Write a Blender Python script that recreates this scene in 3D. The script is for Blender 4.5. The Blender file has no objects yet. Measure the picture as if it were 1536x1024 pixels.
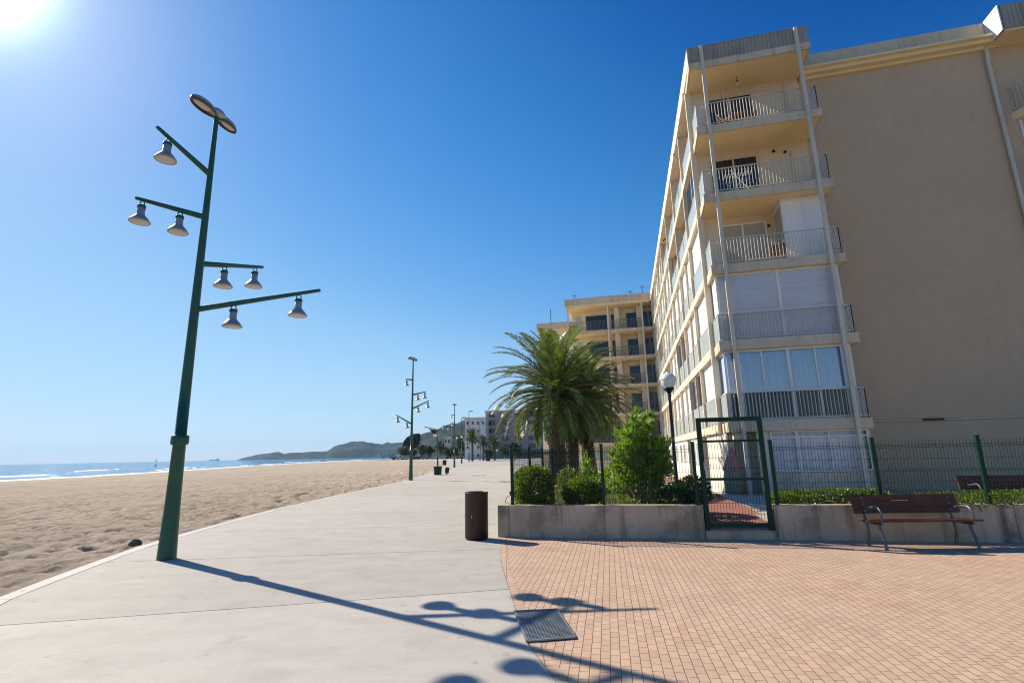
import bpy, math, random
import numpy as np
from mathutils import Vector, Matrix
RND = random.Random(7)
C = bpy.context.scene.collection
SC = bpy.context.scene
PI = math.pi
def rad(a): return math.radians(a)

# ------------------------------------------------------------------ mesh builder
class MB:
    def __init__(s): s.v = []; s.f = []; s.sm = []
    def add(s, vs, fs, smooth=False):
        n = len(s.v); s.v.extend([tuple(map(float, p)) for p in vs])
        for f in fs: s.f.append([n+i for i in f]); s.sm.append(smooth)
    def hexa(s, b, t):
        s.add(list(b)+list(t), [(3,2,1,0),(4,5,6,7),(0,1,5,4),(1,2,6,5),(2,3,7,6),(3,0,4,7)])
    def box(s, fr, u0, u1, v0, v1, z0, z1):
        P = [(u0,v0),(u1,v0),(u1,v1),(u0,v1)]
        s.hexa([fr(u,v,z0) for u,v in P], [fr(u,v,z1) for u,v in P])
    def prism(s, poly, z0, z1):
        n = len(poly)
        a = sum(poly[i][0]*poly[(i+1)%n][1]-poly[(i+1)%n][0]*poly[i][1] for i in range(n))
        if a < 0: poly = poly[::-1]
        s.add([(x,y,z0) for x,y in poly]+[(x,y,z1) for x,y in poly],
              [tuple(range(n))[::-1], tuple(range(n,2*n))]+[(i,(i+1)%n,n+(i+1)%n,n+i) for i in range(n)])
    def tube(s, pts, rs, n=10, caps=True, smooth=True):
        pts = [Vector(p) for p in pts]
        if not hasattr(rs, '__len__'): rs = [rs]*len(pts)
        vs = []; fs = []; prev = None
        for i, p in enumerate(pts):
            d = (pts[min(i+1,len(pts)-1)]-pts[max(i-1,0)]).normalized()
            if prev is None:
                a = Vector((0,0,1)) if abs(d.z) < .9 else Vector((1,0,0))
                x = d.cross(a).normalized()
            else:
                x = (prev - d*prev.dot(d)).normalized()
            prev = x; y = d.cross(x)
            for k in range(n):
                t = 2*PI*k/n; vs.append(p + (x*math.cos(t)+y*math.sin(t))*rs[i])
        for i in range(len(pts)-1):
            for k in range(n):
                fs.append((i*n+k, i*n+(k+1)%n, (i+1)*n+(k+1)%n, (i+1)*n+k))
        s.add(vs, fs, smooth)
        if caps:
            m = (len(pts)-1)*n
            s.add(vs[:n], [tuple(range(n))[::-1]]); s.add(vs[m:], [tuple(range(n))])
    def bar(s, p, q, w, h=None, up=(0,0,1)):
        p = Vector(p); q = Vector(q); d = (q-p).normalized(); up = Vector(up)
        if abs(d.dot(up)) > .95: up = Vector((0,1,0)) if abs(d.y) < .9 else Vector((1,0,0))
        x = d.cross(up).normalized(); y = x.cross(d); h = h or w
        c = [(-1,-1),(1,-1),(1,1),(-1,1)]
        s.hexa([p+x*(a*w/2)+y*(b*h/2) for a,b in c], [q+x*(a*w/2)+y*(b*h/2) for a,b in c])
    def lathe(s, c, prof, n=20, axis=(0,0,1), smooth=True):
        c = Vector(c); ax = Vector(axis).normalized()
        a = Vector((1,0,0)) if abs(ax.x) < .9 else Vector((0,1,0))
        x = ax.cross(a).normalized(); y = ax.cross(x)
        vs = []
        for r, h in prof:
            for k in range(n):
                t = 2*PI*k/n; vs.append(c+ax*h+(x*math.cos(t)+y*math.sin(t))*r)
        fs = [(i*n+k, i*n+(k+1)%n, (i+1)*n+(k+1)%n, (i+1)*n+k) for i in range(len(prof)-1) for k in range(n)]
        s.add(vs, fs, smooth)
        s.add(vs[:n], [tuple(range(n))[::-1]]); s.add(vs[-n:], [tuple(range(n))])
    def grid(s, P, smooth=True):       # P[i][j]
        a, b = len(P), len(P[0])
        s.add([p for r in P for p in r], [(i*b+j, i*b+j+1, (i+1)*b+j+1, (i+1)*b+j) for i in range(a-1) for j in range(b-1)], smooth)
    def leaf(s, p, d, n, l, w):
        p = Vector(p); d = Vector(d).normalized(); n = Vector(n)
        x = d.cross(n)
        if x.length < 1e-4: x = d.cross(Vector((.3,.5,.8)))
        x = x.normalized()*w/2
        s.add([p, p+d*l*.5+x, p+d*l, p+d*l*.5-x], [(0,1,2,3)])

def base_of(o): return Vector(o.get('_b', (0,0,0)))
def obj(name, mb, mat, parent=None, loc=None, bevel=0):
    """one mesh object; vertices come in world coordinates"""
    me = bpy.data.meshes.new(name)
    b = WB[parent.name] if parent is not None else Vector(loc or (0,0,0))
    me.from_pydata([(x-b.x, y-b.y, z-b.z) for x,y,z in mb.v], [], mb.f)
    me.polygons.foreach_set('use_smooth', mb.sm)
    me.update()
    o = bpy.data.objects.new(name, me); C.objects.link(o)
    me.materials.append(mat)
    WB[o.name] = b
    if parent is not None: o.parent = parent
    else: o.location = b
    if bevel:
        m = o.modifiers.new('edge', 'BEVEL'); m.width = bevel; m.segments = 2; m.limit_method = 'ANGLE'
    return o
WB = {}
def tag(o, label, cat, group=None, kind=None):
    if label: o['label'] = label
    if cat: o['category'] = cat
    if group: o['group'] = group
    if kind: o['kind'] = kind
    return o
def struct(name, mb, mat): return tag(obj(name, mb, mat), None, None, kind='structure')
def thing(name, label, cat, loc, group=None):
    o = bpy.data.objects.new(name, None); C.objects.link(o); o.location = loc; o.empty_display_size = .2
    WB[o.name] = Vector(loc)
    return tag(o, label, cat, group)
def copy_tree(o, loc=None, rz=None, label=None, scale=None):
    c = o.copy(); C.objects.link(c)
    if loc is not None: c.location = loc
    if rz is not None: c.rotation_euler = (0,0,rz)
    if scale is not None: c.scale = (scale,)*3
    if label: c['label'] = label
    for ch in list(o.children):
        k = copy_tree(ch); k.parent = c
    return c
def W(x, y, z): return (x, y, z)
def frame(o, ang):
    """local frame at o, u axis turned ang degrees"""
    a = rad(ang); ca, sa = math.cos(a), math.sin(a)
    return lambda u, v, z: (o[0]+u*ca-v*sa, o[1]+u*sa+v*ca, z)

# ------------------------------------------------------------------ materials
def newmat(name):
    m = bpy.data.materials.new(name); m.use_nodes = True
    nt = m.node_tree; nt.nodes.clear()
    out = nt.nodes.new('ShaderNodeOutputMaterial')
    return m, nt, out
def N(nt, t, **kw):
    n = nt.nodes.new(t)
    for k, v in kw.items():
        if k.startswith('i_'):
            n.inputs[k[2:].replace('_', ' ')].default_value = v
        else: setattr(n, k, v)
    return n
def L(nt, a, b): nt.links.new(a, b)
def c4(c): return (c[0], c[1], c[2], 1)
def mix(nt, fac, a, b, mode='MIX'):
    n = N(nt, 'ShaderNodeMix', data_type='RGBA', blend_type=mode)
    for s, x in ((n.inputs[0], fac), (n.inputs[6], a), (n.inputs[7], b)):
        if hasattr(x, 'is_linked') or hasattr(x, 'links'): L(nt, x, s)
        elif isinstance(x, (int, float)): s.default_value = x
        else: s.default_value = c4(x)
    return n.outputs[2]
def noise(nt, co, scale, detail=4, rough=.55, lo=.35, hi=.65):
    n = N(nt, 'ShaderNodeTexNoise'); n.inputs['Scale'].default_value = scale; n.inputs['Detail'].default_value = detail
    n.inputs['Roughness'].default_value = rough
    L(nt, co, n.inputs['Vector'])
    r = N(nt, 'ShaderNodeMapRange'); r.inputs[1].default_value = lo; r.inputs[2].default_value = hi
    L(nt, n.outputs[0], r.inputs[0])
    return r.outputs[0]
def pos(nt, scale=(1,1,1), rot=(0,0,0)):
    g = N(nt, 'ShaderNodeNewGeometry'); mp = N(nt, 'ShaderNodeMapping')
    mp.inputs['Scale'].default_value = scale; mp.inputs['Rotation'].default_value = rot
    L(nt, g.outputs['Position'], mp.inputs['Vector'])
    return mp.outputs[0]
def mat(name, col, rough=.7, var=.18, scale=2.0, col2=None, dirt=None, dirt_scale=.7, dirt_amt=.4, bump=.0, bump_scale=40,
        metal=0, island=0, streak=None, spec=.4):
    m, nt, out = newmat(name)
    co = pos(nt)
    b = N(nt, 'ShaderNodeBsdfPrincipled'); b.inputs['Roughness'].default_value = rough; b.inputs['Metallic'].default_value = metal
    b.inputs['Specular IOR Level'].default_value = spec
    c2 = col2 or tuple(x*(1-var) for x in col)
    c = mix(nt, noise(nt, co, scale), col, c2)
    c = mix(nt, noise(nt, co, scale*9, 3), c, tuple(x*.9 for x in c2)) if var else c
    if var: c.node.inputs[0].links[0].from_node.inputs[4].default_value = .45
    if dirt:
        f = noise(nt, co, dirt_scale, 6, .65, .5, .72)
        mm = N(nt, 'ShaderNodeMath', operation='MULTIPLY'); mm.inputs[1].default_value = dirt_amt; L(nt, f, mm.inputs[0])
        c = mix(nt, mm.outputs[0], c, dirt)
    if streak:
        f = noise(nt, pos(nt, (5,5,.35)), 1.0, 5, .6, .52, .75)
        mm = N(nt, 'ShaderNodeMath', operation='MULTIPLY'); mm.inputs[1].default_value = streak[1]; L(nt, f, mm.inputs[0])
        c = mix(nt, mm.outputs[0], c, streak[0])
    if island:
        g = N(nt, 'ShaderNodeNewGeometry'); r = N(nt, 'ShaderNodeMapRange')
        r.inputs[3].default_value = 1-island; r.inputs[4].default_value = 1+island
        L(nt, g.outputs['Random Per Island'], r.inputs[0])
        h = N(nt, 'ShaderNodeHueSaturation'); L(nt, r.outputs[0], h.inputs['Value']); L(nt, c, h.inputs['Color']); c = h.outputs[0]
    L(nt, c, b.inputs['Base Color'])
    if bump:
        t = N(nt, 'ShaderNodeTexNoise'); t.inputs['Scale'].default_value = bump_scale; t.inputs['Detail'].default_value = 5
        L(nt, co, t.inputs['Vector'])
        bp = N(nt, 'ShaderNodeBump'); bp.inputs['Strength'].default_value = bump; bp.inputs['Distance'].default_value = .02
        L(nt, t.outputs[0], bp.inputs['Height']); L(nt, bp.outputs[0], b.inputs['Normal'])
    L(nt, b.outputs[0], out.inputs[0])
    m['bsdf'] = b.name
    return m
def leafmat(name, a, b_, trans=.35, rough=.45, dead=None):
    m, nt, out = newmat(name)
    g = N(nt, 'ShaderNodeNewGeometry')
    c = mix(nt, g.outputs['Random Per Island'], a, b_)
    if dead:
        c = mix(nt, noise(nt, pos(nt), 2.2, 3, .5, .56, .7), c, dead)
    p = N(nt, 'ShaderNodeBsdfPrincipled'); p.inputs['Roughness'].default_value = rough; L(nt, c, p.inputs['Base Color'])
    p.inputs['Specular IOR Level'].default_value = .5
    t = N(nt, 'ShaderNodeBsdfTranslucent')
    h = N(nt, 'ShaderNodeHueSaturation'); h.inputs['Hue'].default_value = .48; h.inputs['Saturation'].default_value = 1.1; h.inputs['Value'].default_value = 1.3
    L(nt, c, h.inputs['Color']); L(nt, h.outputs[0], t.inputs['Color'])
    ms = N(nt, 'ShaderNodeMixShader'); ms.inputs[0].default_value = trans
    L(nt, p.outputs[0], ms.inputs[1]); L(nt, t.outputs[0], ms.inputs[2]); L(nt, ms.outputs[0], out.inputs[0])
    return m
def glassmat(name, tint=(.88,.92,.97), base=.12, ior=1.5):
    m, nt, out = newmat(name)
    t = N(nt, 'ShaderNodeBsdfTransparent'); t.inputs[0].default_value = c4(tint)
    gl = N(nt, 'ShaderNodeBsdfGlossy'); gl.inputs['Roughness'].default_value = .03
    fr = N(nt, 'ShaderNodeFresnel'); fr.inputs[0].default_value = ior
    mm = N(nt, 'ShaderNodeMath', operation='ADD'); mm.inputs[1].default_value = base; L(nt, fr.outputs[0], mm.inputs[0])
    ms = N(nt, 'ShaderNodeMixShader'); L(nt, mm.outputs[0], ms.inputs[0])
    L(nt, t.outputs[0], ms.inputs[1]); L(nt, gl.outputs[0], ms.inputs[2]); L(nt, ms.outputs[0], out.inputs[0])
    return m

M = {}
M['cream'] = mat('cream_render', (.80,.67,.50), .85, .08, 1.3, dirt=(.45,.36,.26), dirt_scale=.5, dirt_amt=.3, bump=.15, bump_scale=60, streak=((.38,.31,.23), .28))
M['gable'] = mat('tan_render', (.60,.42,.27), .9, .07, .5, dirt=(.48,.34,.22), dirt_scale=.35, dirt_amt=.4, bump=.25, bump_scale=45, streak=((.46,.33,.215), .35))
M['soffit'] = mat('soffit_render', (.88,.67,.37), .9, .05, 1, dirt=(.5,.37,.22), dirt_amt=.35)
M['edge'] = mat('slab_edge_paint', (.68,.55,.39), .8, .12, 1.5, dirt=(.34,.29,.24), dirt_scale=1.2, dirt_amt=.55, streak=((.26,.22,.18), .5))
M['corrug'] = mat('grey_corrugated_sheet', (.40,.355,.30), .7, .15, 1, dirt=(.22,.19,.16), dirt_scale=.9, dirt_amt=.55, streak=((.2,.17,.14), .7))
M['white'] = mat('white_paint', (.78,.76,.71), .55, .06, 2, dirt=(.5,.46,.4), dirt_amt=.25)
M['plaster'] = mat('white_plaster', (.74,.69,.60), .85, .08, 1, dirt=(.5,.44,.36), dirt_amt=.45, bump=.1)
M['pole'] = mat('grey_white_steel', (.66,.58,.46), .5, .1, 1, dirt=(.35,.3,.25), dirt_amt=.4, streak=((.35,.25,.17), .3))
M['rail'] = mat('grey_rail_paint', (.60,.58,.54), .5, .12, 2, dirt=(.28,.22,.17), dirt_amt=.5)
M['blind'] = mat('white_blind', (.80,.78,.74), .6, .04, 1, dirt=(.62,.58,.52), dirt_amt=.25)
M['panel'] = mat('frosted_grey_panel', (.46,.52,.51), .25, .1, 1.5, dirt=(.36,.39,.37), dirt_amt=.4)
M['curtain'] = mat('pale_blue_curtain', (.62,.74,.92), .9, .06, 2)
M['glass'] = glassmat('window_glass')
M['thinpane'] = glassmat('thin_side_pane', (.96,.97,.98), .05, 1.02)
M['clearglass'] = glassmat('clear_glass', (.99,.99,1), 0.0, 1.25)
M['darkglass'] = mat('dark_glass', (.02,.022,.025), .06, .2, 1, spec=.6)
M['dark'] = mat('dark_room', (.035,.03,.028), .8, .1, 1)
M['green'] = mat('green_lamp_paint', (.012,.105,.066), .38, .25, 3, dirt=(.06,.05,.035), dirt_scale=4.5, dirt_amt=.6, bump=.08, bump_scale=18, streak=((.10,.07,.045), .22))
M['fence'] = mat('dark_green_fence', (.004,.038,.025), .5, .2, 3, spec=.25)
M['wire'] = mat('green_wire', (.005,.024,.018), .5, .1, 3, spec=.2)
M['alu'] = mat('cast_grey_metal', (.42,.42,.41), .38, .15, 5, metal=.4, dirt=(.22,.21,.2), dirt_amt=.4)
M['lens'] = mat('milky_lens', (.62,.58,.5), .15, .08, 6)
M['lanternrim'] = mat('dark_lantern_rim', (.10,.095,.085), .5, .2, 4)
M['opal'] = mat('opal_globe', (.82,.81,.78), .3, .03, 4)
M['black'] = mat('black_iron', (.012,.013,.013), .4, .1, 4)
M['rust'] = mat('brown_bin_steel', (.040,.021,.015), .5, .35, 3, col2=(.025,.013,.01), dirt=(.10,.05,.03), dirt_scale=3, dirt_amt=.5, bump=.1, bump_scale=25)
M['wood'] = mat('brown_bench_wood', (.115,.032,.009), .55, .3, 6, dirt=(.17,.07,.03), dirt_scale=4, dirt_amt=.5, bump=.12, bump_scale=60)
M['bench_iron'] = mat('bench_grey_iron', (.12,.13,.14), .35, .2, 4, metal=.3)
M['concwall'] = mat('planter_concrete', (.60,.47,.335), .9, .22, 1.2, dirt=(.085,.072,.05), dirt_scale=1.5, dirt_amt=.7, bump=.25, bump_scale=30, streak=((.09,.075,.055), .85))
M['bark'] = mat('palm_bark', (.13,.095,.065), .95, .35, 6, bump=.6, bump_scale=14, island=.35)
M['stem'] = mat('shrub_stem', (.30,.23,.15), .9, .3, 6, bump=.3)
M['soil'] = mat('garden_soil', (.09,.06,.04), .95, .4, 3, bump=.5, bump_scale=12)
M['palm'] = leafmat('palm_leaf', (.06,.12,.025), (.14,.20,.045), .34, .42, dead=(.16,.14,.045))
M['palm2'] = leafmat('far_palm_leaf', (.05,.09,.03), (.10,.13,.04), .2, .5)
M['bush'] = leafmat('bush_leaf', (.11,.23,.028), (.25,.38,.06), .45, .4)
M['hedge'] = leafmat('hedge_leaf', (.08,.15,.022), (.19,.27,.045), .38, .4)
M['darkbush'] = leafmat('dark_bush_leaf', (.02,.05,.018), (.05,.09,.03), .25, .45)
M['pine'] = leafmat('pine_leaf', (.012,.03,.014), (.025,.05,.02), .1, .6)
M['tree'] = leafmat('tree_leaf', (.03,.055,.018), (.065,.085,.028), .2, .6)
M['grass'] = leafmat('grass_blade', (.10,.16,.03), (.22,.24,.07), .35, .5)
M['redpath'] = mat('red_tile_path', (.36,.15,.10), .8, .2, 2, dirt=(.22,.10,.07), dirt_amt=.4)
M['palepath'] = mat('pale_path', (.52,.46,.36), .85, .12, 2, dirt=(.3,.25,.18), dirt_amt=.3)
M['pink'] = mat('faded_pink_cloth', (.55,.25,.23), .9, .25, 3, dirt=(.5,.4,.36), dirt_scale=2, dirt_amt=.4)
M['beigecloth'] = mat('beige_cloth', (.42,.34,.22), .9, .15, 3)
M['grate'] = mat('galvanised_steel', (.32,.34,.35), .45, .2, 6, metal=.5)
M['pit'] = mat('drain_pit', (.01,.01,.01), .9, .1, 1)
M['rock'] = mat('grey_rock', (.10,.09,.08), .9, .3, 6, bump=.5)
M['gap'] = mat('joint_filler', (.10,.085,.07), .9, .3, 4)

def concrete():
    m, nt, out = newmat('promenade_concrete')
    co = pos(nt)
    b = N(nt, 'ShaderNodeBsdfPrincipled'); b.inputs['Roughness'].default_value = .8; b.inputs['Specular IOR Level'].default_value = .3
    c = mix(nt, noise(nt, co, .35, 5, .6, .3, .7), (.54,.495,.43), (.45,.41,.355))
    c = mix(nt, noise(nt, pos(nt, (1.4,2.4,1), (0,0,rad(-8))), 1.1, 6, .65, .42, .75), c, (.40,.365,.315))
    f = noise(nt, co, 1.6, 7, .72, .56, .8)
    c = mix(nt, f, c, (.30,.265,.22)); f.node.inputs[4].default_value = .75
    f2 = noise(nt, co, 48, 4, .7, .3, .75); f2.node.inputs[4].default_value = .5
    c = mix(nt, f2, c, (.30,.28,.25))
    f3 = noise(nt, co, 9, 5, .7, .66, .74); f3.node.inputs[4].default_value = .5
    c = mix(nt, f3, c, (.66,.61,.55))
    vo = N(nt, 'ShaderNodeTexVoronoi', feature='DISTANCE_TO_EDGE'); vo.inputs['Scale'].default_value = .16
    wv = N(nt, 'ShaderNodeTexNoise'); wv.inputs['Scale'].default_value = 1.1; wv.inputs['Detail'].default_value = 5; L(nt, co, wv.inputs['Vector'])
    wa = N(nt, 'ShaderNodeVectorMath', operation='MULTIPLY_ADD'); wa.inputs[1].default_value = (.7,.7,0); L(nt, wv.outputs['Color'], wa.inputs[0]); L(nt, co, wa.inputs[2]); L(nt, wa.outputs[0], vo.inputs['Vector'])
    cr = N(nt, 'ShaderNodeMapRange'); cr.inputs[1].default_value = .0; cr.inputs[2].default_value = .0007; cr.inputs[3].default_value = .55; cr.inputs[4].default_value = 0; L(nt, vo.outputs['Distance'], cr.inputs[0])
    c = mix(nt, cr.outputs[0], c, (.12,.10,.085))
    f4 = noise(nt, co, 6.5, 2, .4, .70, .73); f4.node.inputs[4].default_value = .35
    c = mix(nt, f4, c, (.22,.195,.165))
    g = N(nt, 'ShaderNodeNewGeometry'); r = N(nt, 'ShaderNodeMapRange'); r.inputs[3].default_value = .93; r.inputs[4].default_value = 1.05
    L(nt, g.outputs['Random Per Island'], r.inputs[0])
    h = N(nt, 'ShaderNodeHueSaturation'); L(nt, r.outputs[0], h.inputs['Value']); L(nt, c, h.inputs['Color'])
    L(nt, h.outputs[0], b.inputs['Base Color'])
    t = N(nt, 'ShaderNodeTexNoise'); t.inputs['Scale'].default_value = 55; t.inputs['Detail'].default_value = 6
    L(nt, pos(nt, (1,2.2,1)), t.inputs['Vector'])
    bp = N(nt, 'ShaderNodeBump'); bp.inputs['Strength'].default_value = .22; bp.inputs['Distance'].default_value = .012
    L(nt, t.outputs[0], bp.inputs['Height']); L(nt, bp.outputs[0], b.inputs['Normal'])
    L(nt, b.outputs[0], out.inputs[0]); return m
M['concrete'] = concrete()

def pavers(name, rot, bw=.145, bh=.08, off=.5):
    m, nt, out = newmat(name)
    g = N(nt, 'ShaderNodeNewGeometry'); mp = N(nt, 'ShaderNodeMapping'); mp.inputs['Rotation'].default_value = (0,0,rot)
    L(nt, g.outputs['Position'], mp.inputs['Vector'])
    # a little wobble so the courses are not ruler straight
    wn = N(nt, 'ShaderNodeTexNoise'); wn.inputs['Scale'].default_value = 1.5; L(nt, mp.outputs[0], wn.inputs['Vector'])
    wm = N(nt, 'ShaderNodeVectorMath', operation='MULTIPLY_ADD'); wm.inputs[1].default_value = (.012,.012,0)
    L(nt, wn.outputs['Color'], wm.inputs[0]); L(nt, mp.outputs[0], wm.inputs[2])
    br = N(nt, 'ShaderNodeTexBrick', offset=off, squash=1.0)
    br.inputs['Scale'].default_value = 1; br.inputs['Brick Width'].default_value = bw; br.inputs['Row Height'].default_value = bh
    br.inputs['Mortar Size'].default_value = .003; br.inputs['Mortar Smooth'].default_value = .35; br.inputs['Bias'].default_value = 0
    br.inputs['Color1'].default_value = (.60,.415,.29,1); br.inputs['Color2'].default_value = (.50,.335,.225,1); br.inputs['Mortar'].default_value = (.15,.085,.055,1)
    L(nt, wm.outputs[0], br.inputs['Vector'])
    f = noise(nt, mp.outputs[0], .45, 5, .6, .35, .7); f.node.inputs[4].default_value = .5
    c = mix(nt, f, br.outputs['Color'], (.55,.41,.30))
    f = noise(nt, mp.outputs[0], 1.3, 7, .75, .5, .8); f.node.inputs[4].default_value = .7
    c = mix(nt, f, c, (.36,.235,.17))
    f = noise(nt, mp.outputs[0], 140, 2, .5, .35, .75); f.node.inputs[4].default_value = .3
    c = mix(nt, f, c, (.36,.23,.16))
    c = mix(nt, br.outputs['Fac'], c, (.15,.085,.055))
    b = N(nt, 'ShaderNodeBsdfPrincipled'); b.inputs['Roughness'].default_value = .8; b.inputs['Specular IOR Level'].default_value = .25
    L(nt, c, b.inputs['Base Color'])
    hn = N(nt, 'ShaderNodeTexNoise'); hn.inputs['Scale'].default_value = 90; L(nt, mp.outputs[0], hn.inputs['Vector'])
    ma = N(nt, 'ShaderNodeMath', operation='MULTIPLY_ADD'); ma.inputs[1].default_value = -1.0
    sc = N(nt, 'ShaderNodeMath', operation='MULTIPLY'); sc.inputs[1].default_value = .25; L(nt, hn.outputs[0], sc.inputs[0])
    L(nt, br.outputs['Fac'], ma.inputs[0]); L(nt, sc.outputs[0], ma.inputs[2])
    bp = N(nt, 'ShaderNodeBump'); bp.inputs['Strength'].default_value = .8; bp.inputs['Distance'].default_value = .006
    L(nt, ma.outputs[0], bp.inputs['Height']); L(nt, bp.outputs[0], b.inputs['Normal'])
    L(nt, b.outputs[0], out.inputs[0]); return m
M['pavers'] = pavers('red_block_pavers', rad(-80))
M['border'] = pavers('red_border_pavers', rad(-1), .3, .1, 0)

def sandmat():
    m, nt, out = newmat('beach_sand')
    co = pos(nt)
    c = mix(nt, noise(nt, co, .12, 5, .6, .35, .65), (.52,.42,.315), (.42,.34,.25))
    f = noise(nt, pos(nt, (.5,1.5,1)), 1.1, 6, .7, .5, .75); f.node.inputs[4].default_value = .6
    c = mix(nt, f, c, (.40,.31,.22))
    f = noise(nt, co, 26, 4, .7, .55, .75); f.node.inputs[4].default_value = .45
    c = mix(nt, f, c, (.33,.26,.185))
    b = N(nt, 'ShaderNodeBsdfPrincipled'); b.inputs['Roughness'].default_value = .95; b.inputs['Specular IOR Level'].default_value = .15
    L(nt, c, b.inputs['Base Color'])
    t = N(nt, 'ShaderNodeTexNoise'); t.inputs['Scale'].default_value = 4.5; t.inputs['Detail'].default_value = 9; t.inputs['Roughness'].default_value = .72
    L(nt, co, t.inputs['Vector'])
    bp = N(nt, 'ShaderNodeBump'); bp.inputs['Strength'].default_value = 1.0; bp.inputs['Distance'].default_value = .2
    L(nt, t.outputs[0], bp.inputs['Height']); L(nt, bp.outputs[0], b.inputs['Normal'])
    L(nt, b.outputs[0], out.inputs[0]); return m
M['sand'] = sandmat()
def seamat():
    m, nt, out = newmat('sea_water')
    co = pos(nt, (1,.55,1), (0,0,rad(15)))
    b = N(nt, 'ShaderNodeBsdfPrincipled'); b.inputs['Roughness'].default_value = .045; b.inputs['IOR'].default_value = 1.33; b.inputs['Specular IOR Level'].default_value = .2
    c = mix(nt, noise(nt, pos(nt, (1,.3,1)), .012, 3, .5, .3, .7), (.012,.22,.42), (.03,.30,.52))
    L(nt, c, b.inputs['Base Color'])
    h = None
    t = N(nt, 'ShaderNodeTexNoise'); t.inputs['Scale'].default_value = .6; t.inputs['Detail'].default_value = 8; t.inputs['Roughness'].default_value = .6
    L(nt, co, t.inputs['Vector'])
    bp = N(nt, 'ShaderNodeBump'); bp.inputs['Strength'].default_value = 1; bp.inputs['Distance'].default_value = 1.4
    L(nt, t.outputs[0], bp.inputs['Height']); L(nt, bp.outputs[0], b.inputs['Normal'])
    L(nt, b.outputs[0], out.inputs[0]); return m
M['sea'] = seamat()
M['foam'] = mat('sea_foam', (.82,.84,.84), .7, .05, 1)
M['wet'] = mat('wet_sand', (.21,.16,.115), .35, .15, .5)
M['hill'] = mat('scrub_hillside', (.014,.026,.030), .95, .4, .012, col2=(.022,.034,.034), dirt=(.13,.12,.10), dirt_scale=.02, dirt_amt=.75, spec=.1)
M['land'] = mat('dry_land', (.26,.22,.16), .95, .2, .05, dirt=(.16,.16,.09), dirt_scale=.03, dirt_amt=.6)
M['asphalt'] = mat('asphalt', (.06,.06,.06), .9, .2, 1)

# ------------------------------------------------------------------ camera
F_PX = 779.0; H = 1.65
zen = np.array([-72., 3593., F_PX]); zen /= np.linalg.norm(zen)
fwd = np.array([0,0,1.]) - zen[2]*zen; fwd /= np.linalg.norm(fwd)
rgt = np.cross(zen, fwd); rgt = rgt if rgt[0] > 0 else -rgt
cam = bpy.data.cameras.new('Camera'); co = bpy.data.objects.new('Camera', cam); C.objects.link(co)
cam.sensor_width = 36; cam.lens = F_PX/1536*36; cam.clip_end = 30000; cam.clip_start = .05
mx = Matrix(((rgt[0], rgt[1], -rgt[2], 0), (fwd[0], fwd[1], -fwd[2], 0), (zen[0], zen[1], -zen[2], H), (0,0,0,1)))
co.matrix_world = mx
SC.camera = co

# ------------------------------------------------------------------ light
SUN_AZ, SUN_EL = -53.4, 36.6
sd = Vector((math.sin(rad(SUN_AZ))*math.cos(rad(SUN_EL)), math.cos(rad(SUN_AZ))*math.cos(rad(SUN_EL)), math.sin(rad(SUN_EL))))
sun = bpy.data.lights.new('Sun', 'SUN'); sun.energy = 4.9; sun.angle = rad(.5); sun.color = (1,.90,.74)
so = bpy.data.objects.new('Sun', sun); C.objects.link(so)
so.rotation_euler = sd.to_track_quat('Z', 'Y').to_euler(); so.location = sd*50
wd = bpy.data.worlds.new('World'); SC.world = wd; wd.use_nodes = True
nt = wd.node_tree; nt.nodes.clear()
wo = N(nt, 'ShaderNodeOutputWorld'); bg = N(nt, 'ShaderNodeBackground'); sky = N(nt, 'ShaderNodeTexSky', sky_type='NISHITA')
sky.sun_disc = False; sky.sun_elevation = rad(SUN_EL); sky.sun_rotation = rad(SUN_AZ)
sky.air_density = 1.0; sky.dust_density = .12; sky.ozone_density = 4.5; sky.altitude = 0
hs = N(nt, 'ShaderNodeHueSaturation'); hs.inputs['Saturation'].default_value = 1.12
L(nt, mix(nt, 1.0, sky.outputs[0], (.92,.98,1.06), 'MULTIPLY'), hs.inputs['Color']); 
def vscale(a, k):
    n = N(nt, 'ShaderNodeVectorMath', operation='SCALE'); n.inputs['Scale'].default_value = k; L(nt, a, n.inputs[0]); return n.outputs[0]
cv = N(nt, 'ShaderNodeRGBCurve'); cm = cv.mapping; cm.use_clip = False; cm.extend = 'EXTRAPOLATED'
for ci, pts in enumerate((((0,0),(.055,.002),(.077,.026),(.11,.069),(.178,.178),(.307,.36),(.683,.53),(1.0,.65),(2,1.0)),
                          ((0,0),(.12,.045),(.171,.095),(.217,.178),(.296,.29),(.439,.445),(.62,.61),(1.07,.77),(1.4,.83),(2.5,1.1)),
                          ((0,0),(.43,.38),(.56,.546),(.71,.71),(.97,.87),(1.3,.97),(2.5,1.3)))):
    c = cm.curves[ci]
    while len(c.points) > 2: c.points.remove(c.points[-1])
    c.points[0].location = pts[0]; c.points[1].location = pts[-1]
    for p in pts[1:-1]: c.points.new(*p)
cm.update()
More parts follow.
